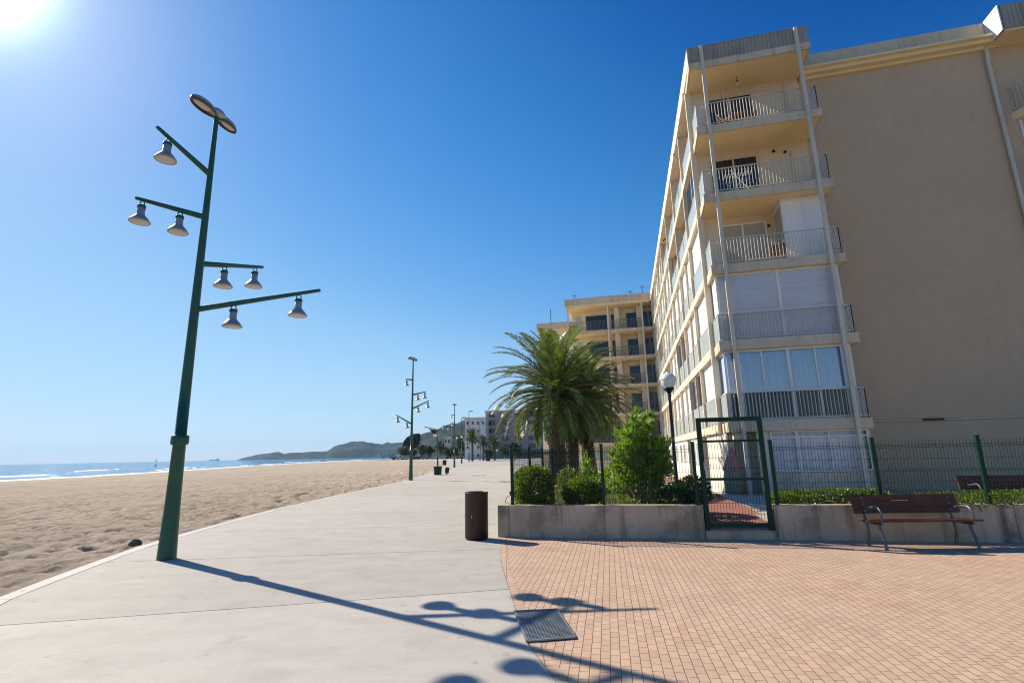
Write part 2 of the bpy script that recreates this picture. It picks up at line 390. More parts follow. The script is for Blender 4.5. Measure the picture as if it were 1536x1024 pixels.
# aureole of bright air round the real sun direction
tc = N(nt, 'ShaderNodeTexCoord'); dt = N(nt, 'ShaderNodeVectorMath', operation='DOT_PRODUCT'); dt.inputs[1].default_value = tuple(sd); L(nt, tc.outputs['Generated'], dt.inputs[0])
mxn = N(nt, 'ShaderNodeMath', operation='MAXIMUM'); mxn.inputs[1].default_value = 0; L(nt, dt.outputs['Value'], mxn.inputs[0])
pw = N(nt, 'ShaderNodeMath', operation='POWER'); pw.inputs[1].default_value = 480; L(nt, mxn.outputs[0], pw.inputs[0])
pw2 = N(nt, 'ShaderNodeMath', operation='POWER'); pw2.inputs[1].default_value = 55; L(nt, mxn.outputs[0], pw2.inputs[0])
pw3 = N(nt, 'ShaderNodeMath', operation='MULTIPLY'); pw3.inputs[1].default_value = .24; L(nt, pw2.outputs[0], pw3.inputs[0])
pw4 = N(nt, 'ShaderNodeMath', operation='MULTIPLY_ADD'); pw4.inputs[1].default_value = 5.5; L(nt, pw.outputs[0], pw4.inputs[0]); L(nt, pw3.outputs[0], pw4.inputs[2])
gm = N(nt, 'ShaderNodeVectorMath', operation='MULTIPLY'); gm.inputs[1].default_value = (.82,1.0,.85); L(nt, pw4.outputs[0], gm.inputs[0]); gw_ = gm.outputs[0]
ad = N(nt, 'ShaderNodeVectorMath', operation='ADD'); L(nt, cv.outputs[0], ad.inputs[0]); L(nt, gw_, ad.inputs[1])
L(nt, vscale(hs.outputs[0], .1427), cv.inputs['Color']); L(nt, vscale(ad.outputs[0], 1/.1427), bg.inputs[0]); bg.inputs[1].default_value = .1
L(nt, bg.outputs[0], wo.inputs[0])
SC.cycles.use_denoising = True; SC.cycles.filter_width = 1.1
SC.view_settings.view_transform = 'Standard'; SC.view_settings.look = 'None'; SC.view_settings.exposure = .52; SC.view_settings.gamma = 1

# ------------------------------------------------------------------ ground, promenade, beach, sea
KERB = [(-3.2,0),(-4.9,3.5),(-6.59,7.13),(-6.96,8.58),(-7.47,10.73),(-7.78,13.46),(-8.1,17.9),(-8.0,23.27),(-7.75,30),(-7.55,37.7),(-8.2,52),(-9.9,70),(-13,100),(-18,140),(-24,175),(-40,225),(-72,268)]
KY = [p[1] for p in KERB]; KX = [p[0] for p in KERB]
def kerb_x(y): return float(np.interp(y, KY, KX))
BORD = [(.75,0),(.55,2.5),(.28,4.27),(.06,5.2),(-.09,6.95),(-.24,8.6),(-.3,10.81),(-.33,13)]
def bord_x(y): return float(np.interp(y, [p[1] for p in BORD], [p[0] for p in BORD]))

# land under everything
mb = MB(); mb.add([(-20,-60,-.35),(6500,-60,-.35),(6500,6500,-.35),(-60,6500,-.35),(-60,420,-.35),(-20,120,-.35)], [(0,1,2,3,4,5)])
struct('ground', mb, M['land'])
mb = MB(); mb.prism([(-22,0),(20,0),(20,-14),(-22,-14)], -.3, -.03)
# promenade bed then slabs with open joints
mb = MB()
ys = np.concatenate([np.arange(-2, 40, 1.0), np.arange(40, 266, 5.0)])
P = [[(kerb_x(y)-.02, y, -.022), (3.5 if y < 22 else 60, y, -.022)] for y in ys]
mb.grid(P); struct('promenade_bed', mb, M['gap'])
joints = []                       # (left point y, right point y)
jl = [-.5, 2.55, 5.87, 9.35, 12.9, 16.3, 19.8]; jr = [1.0, 4.1, 7.02, 9.88, 13.3, 16.6, 20.0]
y = 23.3
while y < 262: jl.append(y); jr.append(y); y += 3.5 if y < 60 else 7
def right_x(y): return bord_x(y) if y < 11.3 else (.0+ (y-11.3)*.13 if y < 21.5 else 55)
mb = MB(); G = .009
for i in range(len(jl)-1):
    nseg = 3
    yl0, yl1, yr0, yr1 = jl[i]+G, jl[i+1]-G, jr[i]+G, jr[i+1]-G
    lp = [(kerb_x(a)+.21, a) for a in np.linspace(yl0, yl1, nseg+1)]
    rp = [(right_x(a), a) for a in np.linspace(yr0, yr1, 9)]
    poly = lp[::-1]+rp
    mb.prism(poly, -.02, 0)
struct('promenade', mb, M['concrete'])
mb = MB(); 
for i in range(len(ys)-1):
    a, b = ys[i]+.004, ys[i+1]-.004
    if int(ys[i]) % 2: pass
    mb.prism([(kerb_x(a)-.02, a),(kerb_x(a)+.2, a),(kerb_x(b)+.2, b),(kerb_x(b)-.02, b)], -.3, .004)
M['kerb'] = mat('kerb_concrete', (.58,.55,.50), .8, .1, 1, dirt=(.42,.38,.33), dirt_amt=.4, bump=.15)
struct('kerb', mb, M['kerb'])
# paver plaza
GR = [(-.03,6.03),(.42,6.07),(.52,5.2),(.08,5.12)]
mb = MB()
P = []
for y in np.arange(-3, 12.01, .5):
    P.append([(bord_x(y)+.105+t*(16-bord_x(y)), y, -.002) for t in (0,.02,.05,.1,.3,.6,1)])
mb.grid(P, False); struct('plaza_paving', mb, M['pavers'])
mb = MB(); 
P = [[(bord_x(y)+.004, y, .001), (bord_x(y)+.108, y, .001)] for y in np.arange(-3, 12.01, .5)]
mb.grid(P, False); struct('border_course', mb, M['border'])

# drain grate set in the paving
GRF = [Vector((x,y,.004)) for x,y in GR]
dr = thing('drain_grate', 'square steel drain grate set in the paving beside the concrete edge', 'drain', (.25,5.6,0))
mb = MB(); mb.hexa([p for p in GRF][::-1], [p+Vector((0,0,.002)) for p in GRF][::-1]); obj('pit', mb, M['pit'], dr)
mb = MB()
for i in range(4): mb.bar(GRF[i]+Vector((0,0,.009)), GRF[(i+1)%4]+Vector((0,0,.009)), .022, .014)
obj('frame', mb, M['grate'], dr)
mb = MB()
def lerp(a, b, t): return a+(b-a)*t
for i in range(1, 15):
    t = i/15; mb.bar(lerp(GRF[0],GRF[1],t)+Vector((0,0,.008)), lerp(GRF[3],GRF[2],t)+Vector((0,0,.0102)), .008, .01)
for i in range(1, 27):
    t = i/27; mb.bar(lerp(GRF[0],GRF[3],t)+Vector((0,0,.011)), lerp(GRF[1],GRF[2],t)+Vector((0,0,.0115)), .011, .01)
obj('bars', mb, M['grate'], dr)

# beach
WL = [(-70,20),(-74,60),(-75.3,78),(-75.5,97),(-78.5,120),(-94,183),(-111,277),(-125,414),(-132,500),(-134,700)]
def water_x(y): return float(np.interp(y, [p[1] for p in WL], [p[0] for p in WL]))
rs = np.random.RandomState(3)
# value noise lookups
NG = rs.rand(256,256)
def vnoise(x, y):
    xi, yi = np.floor(x).astype(int), np.floor(y).astype(int); fx, fy = x-xi, y-yi
    fx = fx*fx*(3-2*fx); fy = fy*fy*(3-2*fy)
    a = NG[xi%256, yi%256]; b = NG[(xi+1)%256, yi%256]; c = NG[xi%256, (yi+1)%256]; d = NG[(xi+1)%256, (yi+1)%256]
    return (a*(1-fx)+b*fx)*(1-fy)+(c*(1-fx)+d*fx)*fy
rows = [-6.0]
while rows[-1] < 520: rows.append(rows[-1]+max(.07, .011*max(rows[-1], 3)))
rows = np.array(rows); nx = 300
tt = np.linspace(0, 1, nx)**2.4
LX = np.array([kerb_x(y)+.10 if y < 268 else -72-(y-268)*.12 for y in rows])
LX = np.where(rows < 0, -3.2+rows*-.3*0, LX)
RX = np.array([water_x(y)-12 for y in rows])
X = LX[:,None] + (RX-LX)[:,None]*tt[None,:]; Y = np.repeat(rows[:,None], nx, 1)
dk = np.abs(X-LX[:,None]); span = np.abs(RX-LX)[:,None]
Z = -.07 - .73*(dk/(span-12))**1.2
amp = np.clip(dk/1.0, .25, 1)
Z += amp*((.05*(vnoise(X*.9, Y*.9)-.5) + .075*(vnoise(X*2.3+7, Y*2.3)-.5)) + .05*(vnoise(X*6, Y*6+3)-.5))
# footprints: little bowls
far = np.sqrt(X**2+Y**2)
fp = vnoise(X*3.1+40, Y*2.6+11); Z -= amp*.12*np.clip((fp-.58)/.2, 0, 1)*(far < 70)
fp = vnoise(X*4.7+90, Y*3.3+51); Z -= amp*.08*np.clip((fp-.60)/.2, 0, 1)*(far < 60)
Z += .05*np.clip((vnoise(X*.25, Y*.12)-.5)*2, 0, 1)
Z = np.minimum(Z, np.where(dk < .5, -.03, .1))
Z = np.where(dk < .25, -.012+.045*(vnoise(X*1.1+3, Y*.8)-.5)+.02*(vnoise(X*5, Y*5)-.5), Z)
mb = MB(); mb.v = np.stack([X,Y,Z], -1).reshape(-1,3).tolist()
nr = len(rows)
mb.f = [[i*nx+j, i*nx+j+1, (i+1)*nx+j+1, (i+1)*nx+j] for i in range(nr-1) for j in range(nx-1)]
mb.sm = [True]*len(mb.f)
struct('beach', mb, M['sand'])
# sea
mb = MB(); mb.add([(-7000,-400,-.8),(-40,-400,-.8),(-40,900,-.8),(-100,5200,-.8),(-100,7000,-.8),(-7000,7000,-.8)], [(0,1,2,3,4,5)])
struct('sea', mb, M['sea'])
mb = MB()
def foam_strip(off, wid, y0, y1, z, seed, dens=1.0):
    yy = np.arange(y0, y1, .8); r = np.random.RandomState(seed)
    a = off+3.0*vnoise(yy*.05+seed, yy*0+seed)+1.2*vnoise(yy*.3+seed, yy*0); w = wid*(.35+1.0*vnoise(yy*.12+seed*3, yy*0+5)+.5*(vnoise(yy*.7+seed, yy*0+8)-.4))
    if dens < 1: w = w*np.clip((vnoise(yy*.035+seed*7, yy*0+2)-.5)*6, 0, 1)*np.clip((vnoise(yy*.33+seed*2, yy*0+4)-.3)*4, 0, 1)
    P = [[(water_x(y)-a[i], y, z), (water_x(y)-a[i]-max(w[i],.001)*.5, y, z+.12*min(1,w[i])), (water_x(y)-a[i]-max(w[i],.001), y, z)] for i, y in enumerate(yy)]
    mb.grid(P)
foam_strip(-1.5, 4.5, 30, 640, -.79, 2)
foam_strip(10, 3.2, 30, 560, -.79, 5, .5); foam_strip(24, 3, 60, 560, -.79, 9, .5); foam_strip(42, 3, 60, 500, -.79, 13, .5)
struct('surf', mb, M['foam'])
mb = MB(); yy = np.arange(20, 520, 4.0)
P = [[(water_x(y)+4+2*vnoise(np.array(y*.1),np.array(0.)).item(), y, -.66), (water_x(y)-1.5, y, -.76)] for y in yy]
# far shore: headland and inland hills
def ridge(name, y0, prof, depth, base=-.9, seed=1, m=None):
    """prof: list of (x, height) along a ridge at distance y0; a real hill mass with slope to front and back"""
    r = np.random.RandomState(seed)
    xs = np.linspace(prof[0][0], prof[-1][0], 130)
    hs_ = np.interp(xs, [p[0] for p in prof], [p[1] for p in prof])
    P = []
    for k in np.linspace(-1, 1, 25):
        env = math.cos(k*PI/2)**.8 if abs(k) < 1 else 0
        row = []
        for x, h in zip(xs, hs_):
            n = .75+.5*vnoise(np.array(x/90.+seed), np.array(k*4+seed)).item() if abs(k) > .05 else .94+.12*vnoise(np.array(x/25.), np.array(1.)).item()
            n2 = 1+.10*(vnoise(np.array(x/18.+5), np.array(k*14+seed)).item()-.5)
            row.append((x*(1+k*depth/y0), y0+k*depth+30*vnoise(np.array(x/120.), np.array(k*3.)).item(), base+max(0, h*env*n*n2)))
        P.append(row)
    mb = MB(); mb.grid(P); return struct(name, mb, m or M['hill'])
def px_to(px, py, D):     # (x, z) at distance y = D
    d = np.array([px-768, 512-py, F_PX]); w = (d@rgt, d@fwd, d@zen); t = D/w[1]; return w[0]*t, H+w[2]*t
prof = []
for px, py in [(352,690),(362,687),(385,681.5),(400,680),(416,678),(424,681),(433,679),(448,679),(466,677.5),(490,677),(498,671),(508,668.5),(520,667),(535,664.5),(548,665),(562,667),(572,667.5),(580,665),(590,665.5),(600,664),(615,662),(640,664),(680,668)]:
    x, z = px_to(px, py, 2600); prof.append((x, max(0, z+.9)))
ridge('headland', 2600, prof, 420, seed=4)
prof = []
for px, py in [(585,688),(598,672),(610,663),(622,655),(640,651),(652,649),(664,642),(676,637),(690,633),(705,629),(725,632),(760,640),(800,650),(860,660)]:
    x, z = px_to(px, py, 1150); prof.append((x, max(0, z+.9)))
ridge('hill', 1150, prof, 260, base=-.4, seed=8)
# parking road at the end of the beach
mb = MB(); mb.add([(-74,268,-.03),(70,246,-.03),(70,258,-.03),(-74,282,-.03)], [(0,1,2,3)]); struct('road', mb, M['asphalt'])
mb = MB(); mb.add([(-74,282,-.05),(70,258,-.05),(200,420,-.05),(-96,560,-.05)], [(0,1,2,3)]); struct('verge', mb, M['land'])

# ------------------------------------------------------------------ street lamps
def bell(parent, p, k=.87):
    """spotlight hanging from an arm: fork, neck, body with flared skirt, lens"""
    p = Vector(p)
    s = obj('spotlight', (lambda m: (m.lathe(p, [(.062*k,-.155*k),(.078*k,-.17*k),(.078*k,-.30*k),(.095*k,-.34*k),(.15*k,-.40*k),(.205*k,-.475*k),(.21*k,-.50*k),(.20*k,-.505*k)], 18), m)[1])(MB()), M['alu'], parent)
    m = MB()
    for sg in (-1, 1): m.tube([p+Vector((sg*.012,0,.01)), p+Vector((sg*.055*k,0,-.05*k)), p+Vector((sg*.05*k,0,-.12*k))], .012*k, 6)
    m.lathe(p, [(.075*k,-.10*k),(.085*k,-.11*k),(.085*k,-.165*k),(.07*k,-.18*k)], 14)
    obj('neck', m, M['green'], s)
    m = MB(); m.lathe(p, [(.02*k,-.485*k),(.188*k,-.497*k),(.188*k,-.503*k),(.12*k,-.514*k),(.02*k,-.517*k)][::-1], 18); obj('lens', m, M['lens'], s)
def street_lamp(loc, label, arms, head_az, group='street lamps along the promenade'):
    """arms: (height, azimuth, length, incline, bulb fractions)"""
    b = Vector(loc); t = thing('street_lamp', label, 'street lamp', loc, group)
    m = MB()
    prof = [(.150,0),(.150,.03),(.122,.9),(.104,1.93),(.135,1.935),(.145,1.97),(.145,2.07),(.135,2.10),(.098,2.105),(.09,3.0),(.078,4.5),(.062,6.4),(.045,8.3),(.045,8.62)]
    m.lathe(b, prof, 20); obj('post', m, M['green'], t)
    for z, az, ln, inc, fr in arms:
        d = Vector((math.sin(rad(az))*math.cos(rad(inc)), math.cos(rad(az))*math.cos(rad(inc)), math.sin(rad(inc))))
        ln = ln/math.cos(rad(inc))
        m = MB(); s = b+Vector((0,0,z)); m.tube([s, s+d*.12, s+d*(ln-.03), s+d*ln], [.058,.056,.034,.026], 12)
        a = obj('arm', m, M['green'], t)
        for f in fr: bell(a, s+d*(ln*f)-Vector((0,0,.03)))
    hd = Vector((math.sin(rad(head_az)), math.cos(rad(head_az)), 0)); pr = Vector((hd.y,-hd.x,0))
    top = b+Vector((0,0,8.6))
    def lobe(c, a, w, h, m, lo, hi):
        P = []
        for i in range(13):
            ph = PI*i/12
            P.append([c+hd*(a*math.cos(th)*math.sin(max(.02,ph)))+pr*(w*math.sin(th)*math.sin(max(.02,ph)))+Vector((0,0,(hi if math.cos(ph) > 0 else lo)*math.cos(ph))) for th in np.linspace(0, 2*PI, 21)])
        m.grid(P)
    m = MB(); lobe(top+Vector((0,0,.05)), .19, .15, 0, m, .06, .14)
    hb = obj('head_hub', m, M['alu'], t)
    for sg, k in ((-1, .92), (1, .76)):
        cc = top+hd*(sg*.37*k)
        m = MB(); lobe(cc+Vector((0,0,.03)), .34*k, .145*k, 0, m, .012, .13); ho = obj('lantern', m, M['alu'], t)
        P = []
        m = MB()
        for r, z in ((1.0,.035),(1.03,.0),(1.0,-.035),(.93,-.035),(.92,.0)):
            P.append([cc+hd*(.34*k*r*math.cos(th))+pr*(.145*k*r*math.sin(th))+Vector((0,0,z)) for th in np.linspace(0, 2*PI, 25)])
        m.grid(P); obj('rim', m, M['lanternrim'], ho)
        m = MB(); lobe(cc+hd*(sg*.05)+Vector((0,0,.018)), (.25*k), .105*k, 0, m, .045, .01); obj('lens', m, M['lens'], ho)
    return t
street_lamp((-6.04,9.53,0), 'tall green lamp post nearest the viewer, with four arms of bell spotlights', [(7.29,194,1.24,12,(.80,)),(6.36,253,1.22,12,(.36,.90)),(5.385,13,1.72,17.5,(.36,.86)),(4.46,76,2.24,13,(.30,.82))], 12)
street_lamp((-7.31,37.69,0), 'second green lamp post along the beach edge, slim with four short arms', [(7.1,268,.52,6,(.85,)),(6.0,80,.95,14,(.4,.92)),(5.0,70,1.22,26,(.35,.92)),(3.9,290,1.32,28,(.30,.9))], 20)
street_lamp((-8.3,73.7,0), 'third green lamp post along the promenade, left of the pale far block', [(7.2,268,.5,8,(.85,)),(6.1,270,.6,6,(.5,)),(5.4,268,1.6,14,(.55,.97)),(4.3,80,1.15,12,(.35,.92))], 20)
def plain_lamp(px, D, top_py, label):
    x, _ = px_to(px, 690, D); zt = px_to(px, top_py, D)[1]; b = Vector((x, D, 0))
    t = thing('street_lamp', label, 'street lamp', b, 'street lamps along the promenade')
    m = MB(); m.lathe(b, [(.16,0),(.14,1.8),(.17,1.85),(.17,2),(.10,2.05),(.06,zt)], 12); obj('post', m, M['green'], t)
    m = MB(); m.tube([b+Vector((-.1,0,zt-.05)), b+Vector((.3,0,zt+.1)), b+Vector((1.0,0,zt+.08))], [.1,.16,.08], 10); obj('lantern', m, M['alu'], t)
plain_lamp(692.5, 108, 627, 'slim far lamp post just left of the pale block edge')
plain_lamp(703.5, 134, 617, 'slim far lamp post just left of the tallest far palm, taller than the block')
plain_lamp(720, 150, 632, 'slim far lamp post right of the tallest far palm')

# beach lamp with a dark tilted panel, green box at its foot
x0, y0 = -6.75, 46.96
t = thing('panel_lamp', 'short lamp post with a dark tilted panel and a green box at its foot', 'lamp', (x0,y0,0))
b = Vector((x0,y0,0))
m = MB(); m.tube([b, b+Vector((-.03,0,2.6)), b+Vector((-.10,0,3.3)), b+Vector((-.35,0,3.75))], [.075,.06,.05,.045], 10); obj('post', m, M['green'], t)
m = MB(); m.lathe(b, [(.28,0),(.33,.02),(.36,.60),(.40,.62),(.40,.72),(.34,.74)], 8, smooth=False); obj('base_box', m, M['fence'], t)
m = MB(); q = b+Vector((-.55,0,3.95)); m.hexa([q+Vector(p) for p in ((-.62,-.4,.20),(.72,-.4,-.12),(.72,.4,-.12),(-.62,.4,.20))], [q+Vector(p) for p in ((-.62,-.4,.26),(.72,-.4,-.06),(.72,.4,-.06),(-.62,.4,.26))]); 
m.hexa([q+Vector(p) for p in ((.1,-.1,-.35),(.35,-.1,-.4),(.35,.1,-.4),(.1,.1,-.35))], [q+Vector(p) for p in ((-.25,-.3,.05),(.55,-.3,-.1),(.55,.3,-.1),(-.25,.3,.05))]); obj('panel', m, M['black'], t)
m = MB(); m.lathe(q+Vector((.28,0,-.38)), [(.05,0),(.16,-.08),(.17,-.2),(.08,-.27)][::-1], 12); obj('bulb', m, M['opal'], t)
b = Vector((-6.05, 47.6, 0))
t = thing('litter_bin', 'small round brown bin tilted beside the green box at the beach edge', 'bin', b)
m = MB(); m.lathe(b, [(.15,.12),(.18,.14),(.2,.60),(.19,.62),(.16,.57)], 16, axis=(.12,0,1)); obj('drum', m, M['rust'], t)
m = MB(); m.bar(b, b+Vector((.02,0,.3)), .12); obj('foot', m, M['black'], t)
b = Vector((-12.2, 93, 0)); t = thing('litter_bin', 'tiny brown bin at the far beach edge, left of the third lamp post', 'bin', b)
m = MB(); m.lathe(b, [(.3,0),(.33,.05),(.36,.85),(.33,.9),(.28,.8)], 14); obj('drum', m, M['rust'], t)
b = Vector((2.2, 150, 0))
# near litter bin
b = Vector((-.79,11.04,0)); t = thing('litter_bin', 'brown rusty cylindrical litter bin standing on the concrete by the planter corner', 'bin', b)
m = MB(); m.lathe(b, [(.215,.0),(.225,.03),(.235,.035),(.235,.88),(.24,.885),(.24,.91),(.22,.915),(.215,.90),(.205,.4)], 36); obj('drum', m, M['rust'], t)
m = MB(); m.lathe(b, [(.20,.40),(.20,.42)], 24); obj('liner', m, M['dark'], t)
m = MB()
for a in (200, 250): 
    c = b+Vector((math.cos(rad(a))*.236, math.sin(rad(a))*.236, 0)); m.bar(c+Vector((0,0,.42)), c+Vector((0,0,.47)), .02, .012)
obj('hinge', m, M['alu'], t)
# driftwood stone on the sand by the kerb
b = Vector((-7.95,11.45,-.06)); m = MB(); P = []
for i in range(9):
    ph = PI*i/8
    P.append([b+Vector((.13*math.sin(ph)*math.cos(th)*(1+.2*math.sin(3*th+ph)), .08*math.sin(ph)*math.sin(th), .07*math.cos(ph)*(1+.25*math.cos(2*th))+.05)) for th in np.linspace(0, 2*PI, 13)])
m.grid(P); tag(obj('stone', m, M['rock'], None, b), 'dark grey stone lying on the sand against the kerb', 'stone')

# ------------------------------------------------------------------ garden: walls, fence, gate
GA = -11.1
gf = frame((-.37,11.24), GA)             # u along the wall, v into the garden
def wall_piece(name, label, u0, u1, v0, v1, ret=None):
    w = thing(name, label, 'planter wall', gf(u0,v0,0))
    m = MB(); m.box(gf, u0, u1, v0, v1, -.1, .62); o = obj('wall', m, M['concwall'], w, bevel=.012)
    return w
wl = wall_piece('planter_wall', 'stained concrete planter wall left of the gate, in front of the hedges', .24, 4.06, 0, .22)
m = MB(); m.box(gf, .0, .232, 0, .34, -.1, .62); obj('end_block', m, M['concwall'], wl, bevel=.012)
m = MB(); m.prism([gf(*p,0)[:2] for p in ((0,.348),(.232,.348),(.6,11.5),(.36,11.5))], -.1, .60); obj('side_wall', m, M['concwall'], wl, bevel=.012)
m = MB()
for u in (2.18,): m.box(gf, u, u+.006, -.003, .02, .0, .621)
obj('joint', m, M['gap'], wl)
wr = wall_piece('planter_wall', 'stained concrete planter wall right of the gate, behind the bench', 5.34, 16, 0, .22)
m = MB(); m.box(gf, 9.2, 9.206, -.003, .02, 0, .621); m.box(gf, 12.6, 12.606, -.003, .02, 0, .621); obj('joint', m, M['gap'], wr)
# garden soil and paths
m = MB(); m.prism([gf(*p,0)[:2] for p in ((.232,.22),(4.06,.22),(4.3,3.6),(4.5,8.5),(.5,11.4))], -.1, .50); struct('garden_soil', m, M['soil'])
m = MB(); m.prism([gf(*p,0)[:2] for p in ((5.34,.22),(16,.22),(16,.95),(7,.95),(6.0,.9))], -.1, .46); struct('garden_bed', m, M['soil'])
m = MB(); P = [[gf(4.06+.28*a,v,z), gf(5.34+ex,v,z)] for v, z, a, ex in ((-.0,.14,0,0),(.6,.17,.1,0),(1.5,.24,.3,.2),(3.0,.33,.6,.1),(5,.42,.9,-.2),(9,.48,1,-.3),(14,.5,1,-.6))]
m.grid(P, False); struct('garden_path', m, M['redpath'])
m = MB(); m.prism([gf(*p,0)[:2] for p in ((4.07,.02),(5.33,.02),(5.33,.30),(4.07,.30))], -.05, .155); struct('step', m, M['concwall'])
m = MB(); P = [[gf(5.35+.02*v,v,z), gf(6.3,v,z-.05), gf(16,v,z-.12)] for v, z in ((.85,.225),(2.0,.27),(4,.30),(7.2,.30))]
m.grid(P, False); struct('pale_path', m, M['palepath'])

def mesh_panel(parent, p, q, z0, z1, z0b=None):
    """welded wire fence panel between two posts"""
    p = Vector(p); q = Vector(q); ln = (q-p).length; d = (q-p)/ln; pr = Vector((-d.y,d.x,0)); m = MB()
    hz = z1-z0
    vz = [0, hz*.17, hz*.2, hz*.5, hz*.53, hz*.88, hz*.905, hz*.93, hz]
    vo = [0, 0, .03, 0, .03, 0, .03, 0, 0]
    n = int(ln/.055)
    for i in range(1, n):
        c = p+d*(ln*i/n)
        for k in range(len(vz)-1):
            m.bar(c+pr*vo[k]+Vector((0,0,z0+vz[k])), c+pr*vo[k+1]+Vector((0,0,z0+vz[k+1])), .005)
    for k in (1, 2, 3, 4, 5, 6, 7):
        m.bar(p+pr*vo[k]+Vector((0,0,z0+vz[k])), q+pr*vo[k]+Vector((0,0,z0+vz[k])), .006)
    for k in (.33, .7):
        m.bar(p+Vector((0,0,z0+hz*k)), q+Vector((0,0,z0+hz*k)), .005)
    return obj('mesh_panel', m, M['wire'], parent)
def fence(label, pts, ztop, zbot=.62, group=None):
    f = thing('mesh_fence', label, 'fence', (*pts[0], zbot))
    for x, y in pts:
        m = MB(); c = Vector((x,y,0)); m.box(frame((x,y), GA), -.03, .03, -.03, .03, zbot, ztop); m.box(frame((x,y), GA), -.034, .034, -.034, .034, ztop, ztop+.015)
        obj('post', m, M['fence'], f)
    for a, b_ in zip(pts, pts[1:]): mesh_panel(f, (*a,0), (*b_,0), zbot+.03, ztop-.05)
    return f
g2 = lambda u, v: gf(u,v,0)[:2]
fence('green wire mesh fence on the planter wall left of the gate', [g2(.30,.11), g2(2.18,.11), g2(3.98,.11)], 1.81)
fence('green wire mesh fence on the planter wall right of the gate', [g2(5.42,.11), g2(7.2,.11), g2(8.92,.11), g2(10.7,.11), g2(12.5,.11), g2(14.3,.11)], 1.81)
fs = thing('mesh_fence', 'green mesh fence receding along the promenade side of the garden', 'fence', (*g2(.27,.2), .6))
sp = [g2(.27+.022*v, v) for v in (.35, 2.3, 4.3, 6.3, 8.3, 10.3)]
for x, y in sp[1:]:
    m = MB(); m.box(frame((x,y), GA), -.03, .03, -.03, .03, .6, 1.82); obj('post', m, M['fence'], fs)
for a, b_ in zip(sp, sp[1:]): mesh_panel(fs, (*a,0), (*b_,0), .63, 1.77)
# gate
gt = thing('garden_gate', 'dark green metal gate with two cross rails and wire mesh between the planter walls', 'gate', gf(4.7,.1,.15))
m = MB(); 
for u in (4.13, 5.27): m.box(gf, u-.045, u+.045, .07, .15, .155 if u < 5 else .02, 2.20)
m.box(gf, 4.085, 5.315, .07, .15, 2.203, 2.285)
obj('frame', m, M['fence'], gt, bevel=.004)
m = MB()
for z, h in ((.21,.075),(1.07,.05),(1.80,.045)): m.box(gf, 4.178, 5.222, .085, .135, z, z+h)
obj('cross_rail', m, M['fence'], gt)
m = MB()
for i in range(1, 19): m.bar(gf(4.175+i*1.05/19,.11,.25), gf(4.175+i*1.05/19,.11,2.2), .005)
for z in (.45,.65,.85,1.3,1.5,1.95): m.bar(gf(4.175,.105,z), gf(5.225,.105,z), .006)
obj('mesh_panel', m, M['wire'], gt)
m = MB(); m.box(gf, 4.15, 4.19, .04, .069, 1.28, 1.42); m.bar(gf(4.17,.02,1.36), gf(4.27,.02,1.36), .018); obj('handle', m, M['alu'], gt)
m = MB(); m.box(gf, 5.335, 5.337, .07, .075, .2, .25)
# ------------------------------------------------------------------ benches
def make_bench(loc, rz, label, group):
    t = thing('park_bench', label, 'bench', loc, group)
    bf = frame(loc[:2], rz); z0 = loc[2]
    B = lambda u, v, z: Vector(bf(u, v, z+z0))
    m = MB()
    for k in range(3):
        f0 = .525+k*.103; v0 = .44+k*.028
        m.hexa([B(-.88,v0,f0),B(.88,v0,f0),B(.88,v0+.035,f0-.008),B(-.88,v0+.035,f0-.008)],
               [B(-.88,v0+.026,f0+.097),B(.88,v0+.026,f0+.097),B(.88,v0+.061,f0+.089),B(-.88,v0+.061,f0+.089)])
    obj('backrest', m, M['wood'], t, bevel=.005)
    m = MB()
    for k in range(4):
        v0 = -.02+k*.103; z = .425-.008*k
        m.hexa([B(-.88,v0,z),B(.88,v0,z),B(.88,v0+.093,z-.006),B(-.88,v0+.093,z-.006)], [B(-.88,v0,z+.035),B(.88,v0,z+.035),B(.88,v0+.093,z+.029),B(-.88,v0+.093,z+.029)])
    obj('seat', m, M['wood'], t, bevel=.005)
    for u in (-.72, .72):
        m = MB(); U = lambda v, z: B(u, v, z)
        def strap(pts, w=.045, h=.03):
            for a, b_ in zip(pts, pts[1:]): m.bar(U(*a), U(*b_), w, h, up=(B(0,1,0)-B(0,0,0)))
        m.tube([U(-.03,0), U(-.035,.03), U(.0,.16), U(.05,.28), U(.07,.39)], [.03,.024,.022,.024,.026], 8)
        m.tube([U(.44,0), U(.44,.03), U(.405,.18), U(.40,.30), U(.43,.42)], [.03,.024,.02,.022,.026], 8)
        m.tube([U(-.02,.395), U(.2,.385), U(.43,.395)], .022, 8)
        m.tube([U(.43,.40), U(.485,.55), U(.535,.80)], [.026,.02,.016], 8)
        obj('leg_frame', m, M['bench_iron'], t)
        m = MB(); m.tube([U(.0,.42), U(-.035,.50), U(-.03,.60), U(.03,.655), U(.14,.66), U(.3,.63), U(.44,.62)], [.018,.017,.017,.02,.022,.018,.015], 8)
        obj('armrest', m, M['bench_iron'], t)
    m = MB()
    for u in (-.72, .72):
        for k in range(3): m.lathe(B(u+.02, .438+k*.028+.012, .57+k*.103), [(.009,0),(.012,.004),(.008,.008)][::1], 8, axis=B(0,-1,0)-B(0,0,0))
    obj('bolt', m, M['alu'], t)
    return t
make_bench((6.78,9.03,0), -3.5, 'brown slatted bench on the paving in front of the right planter wall', 'wooden park benches')
make_bench((10.95,11.75,.14), -14, 'dark brown bench half hidden behind the mesh fence by the bare gable wall', 'wooden park benches')

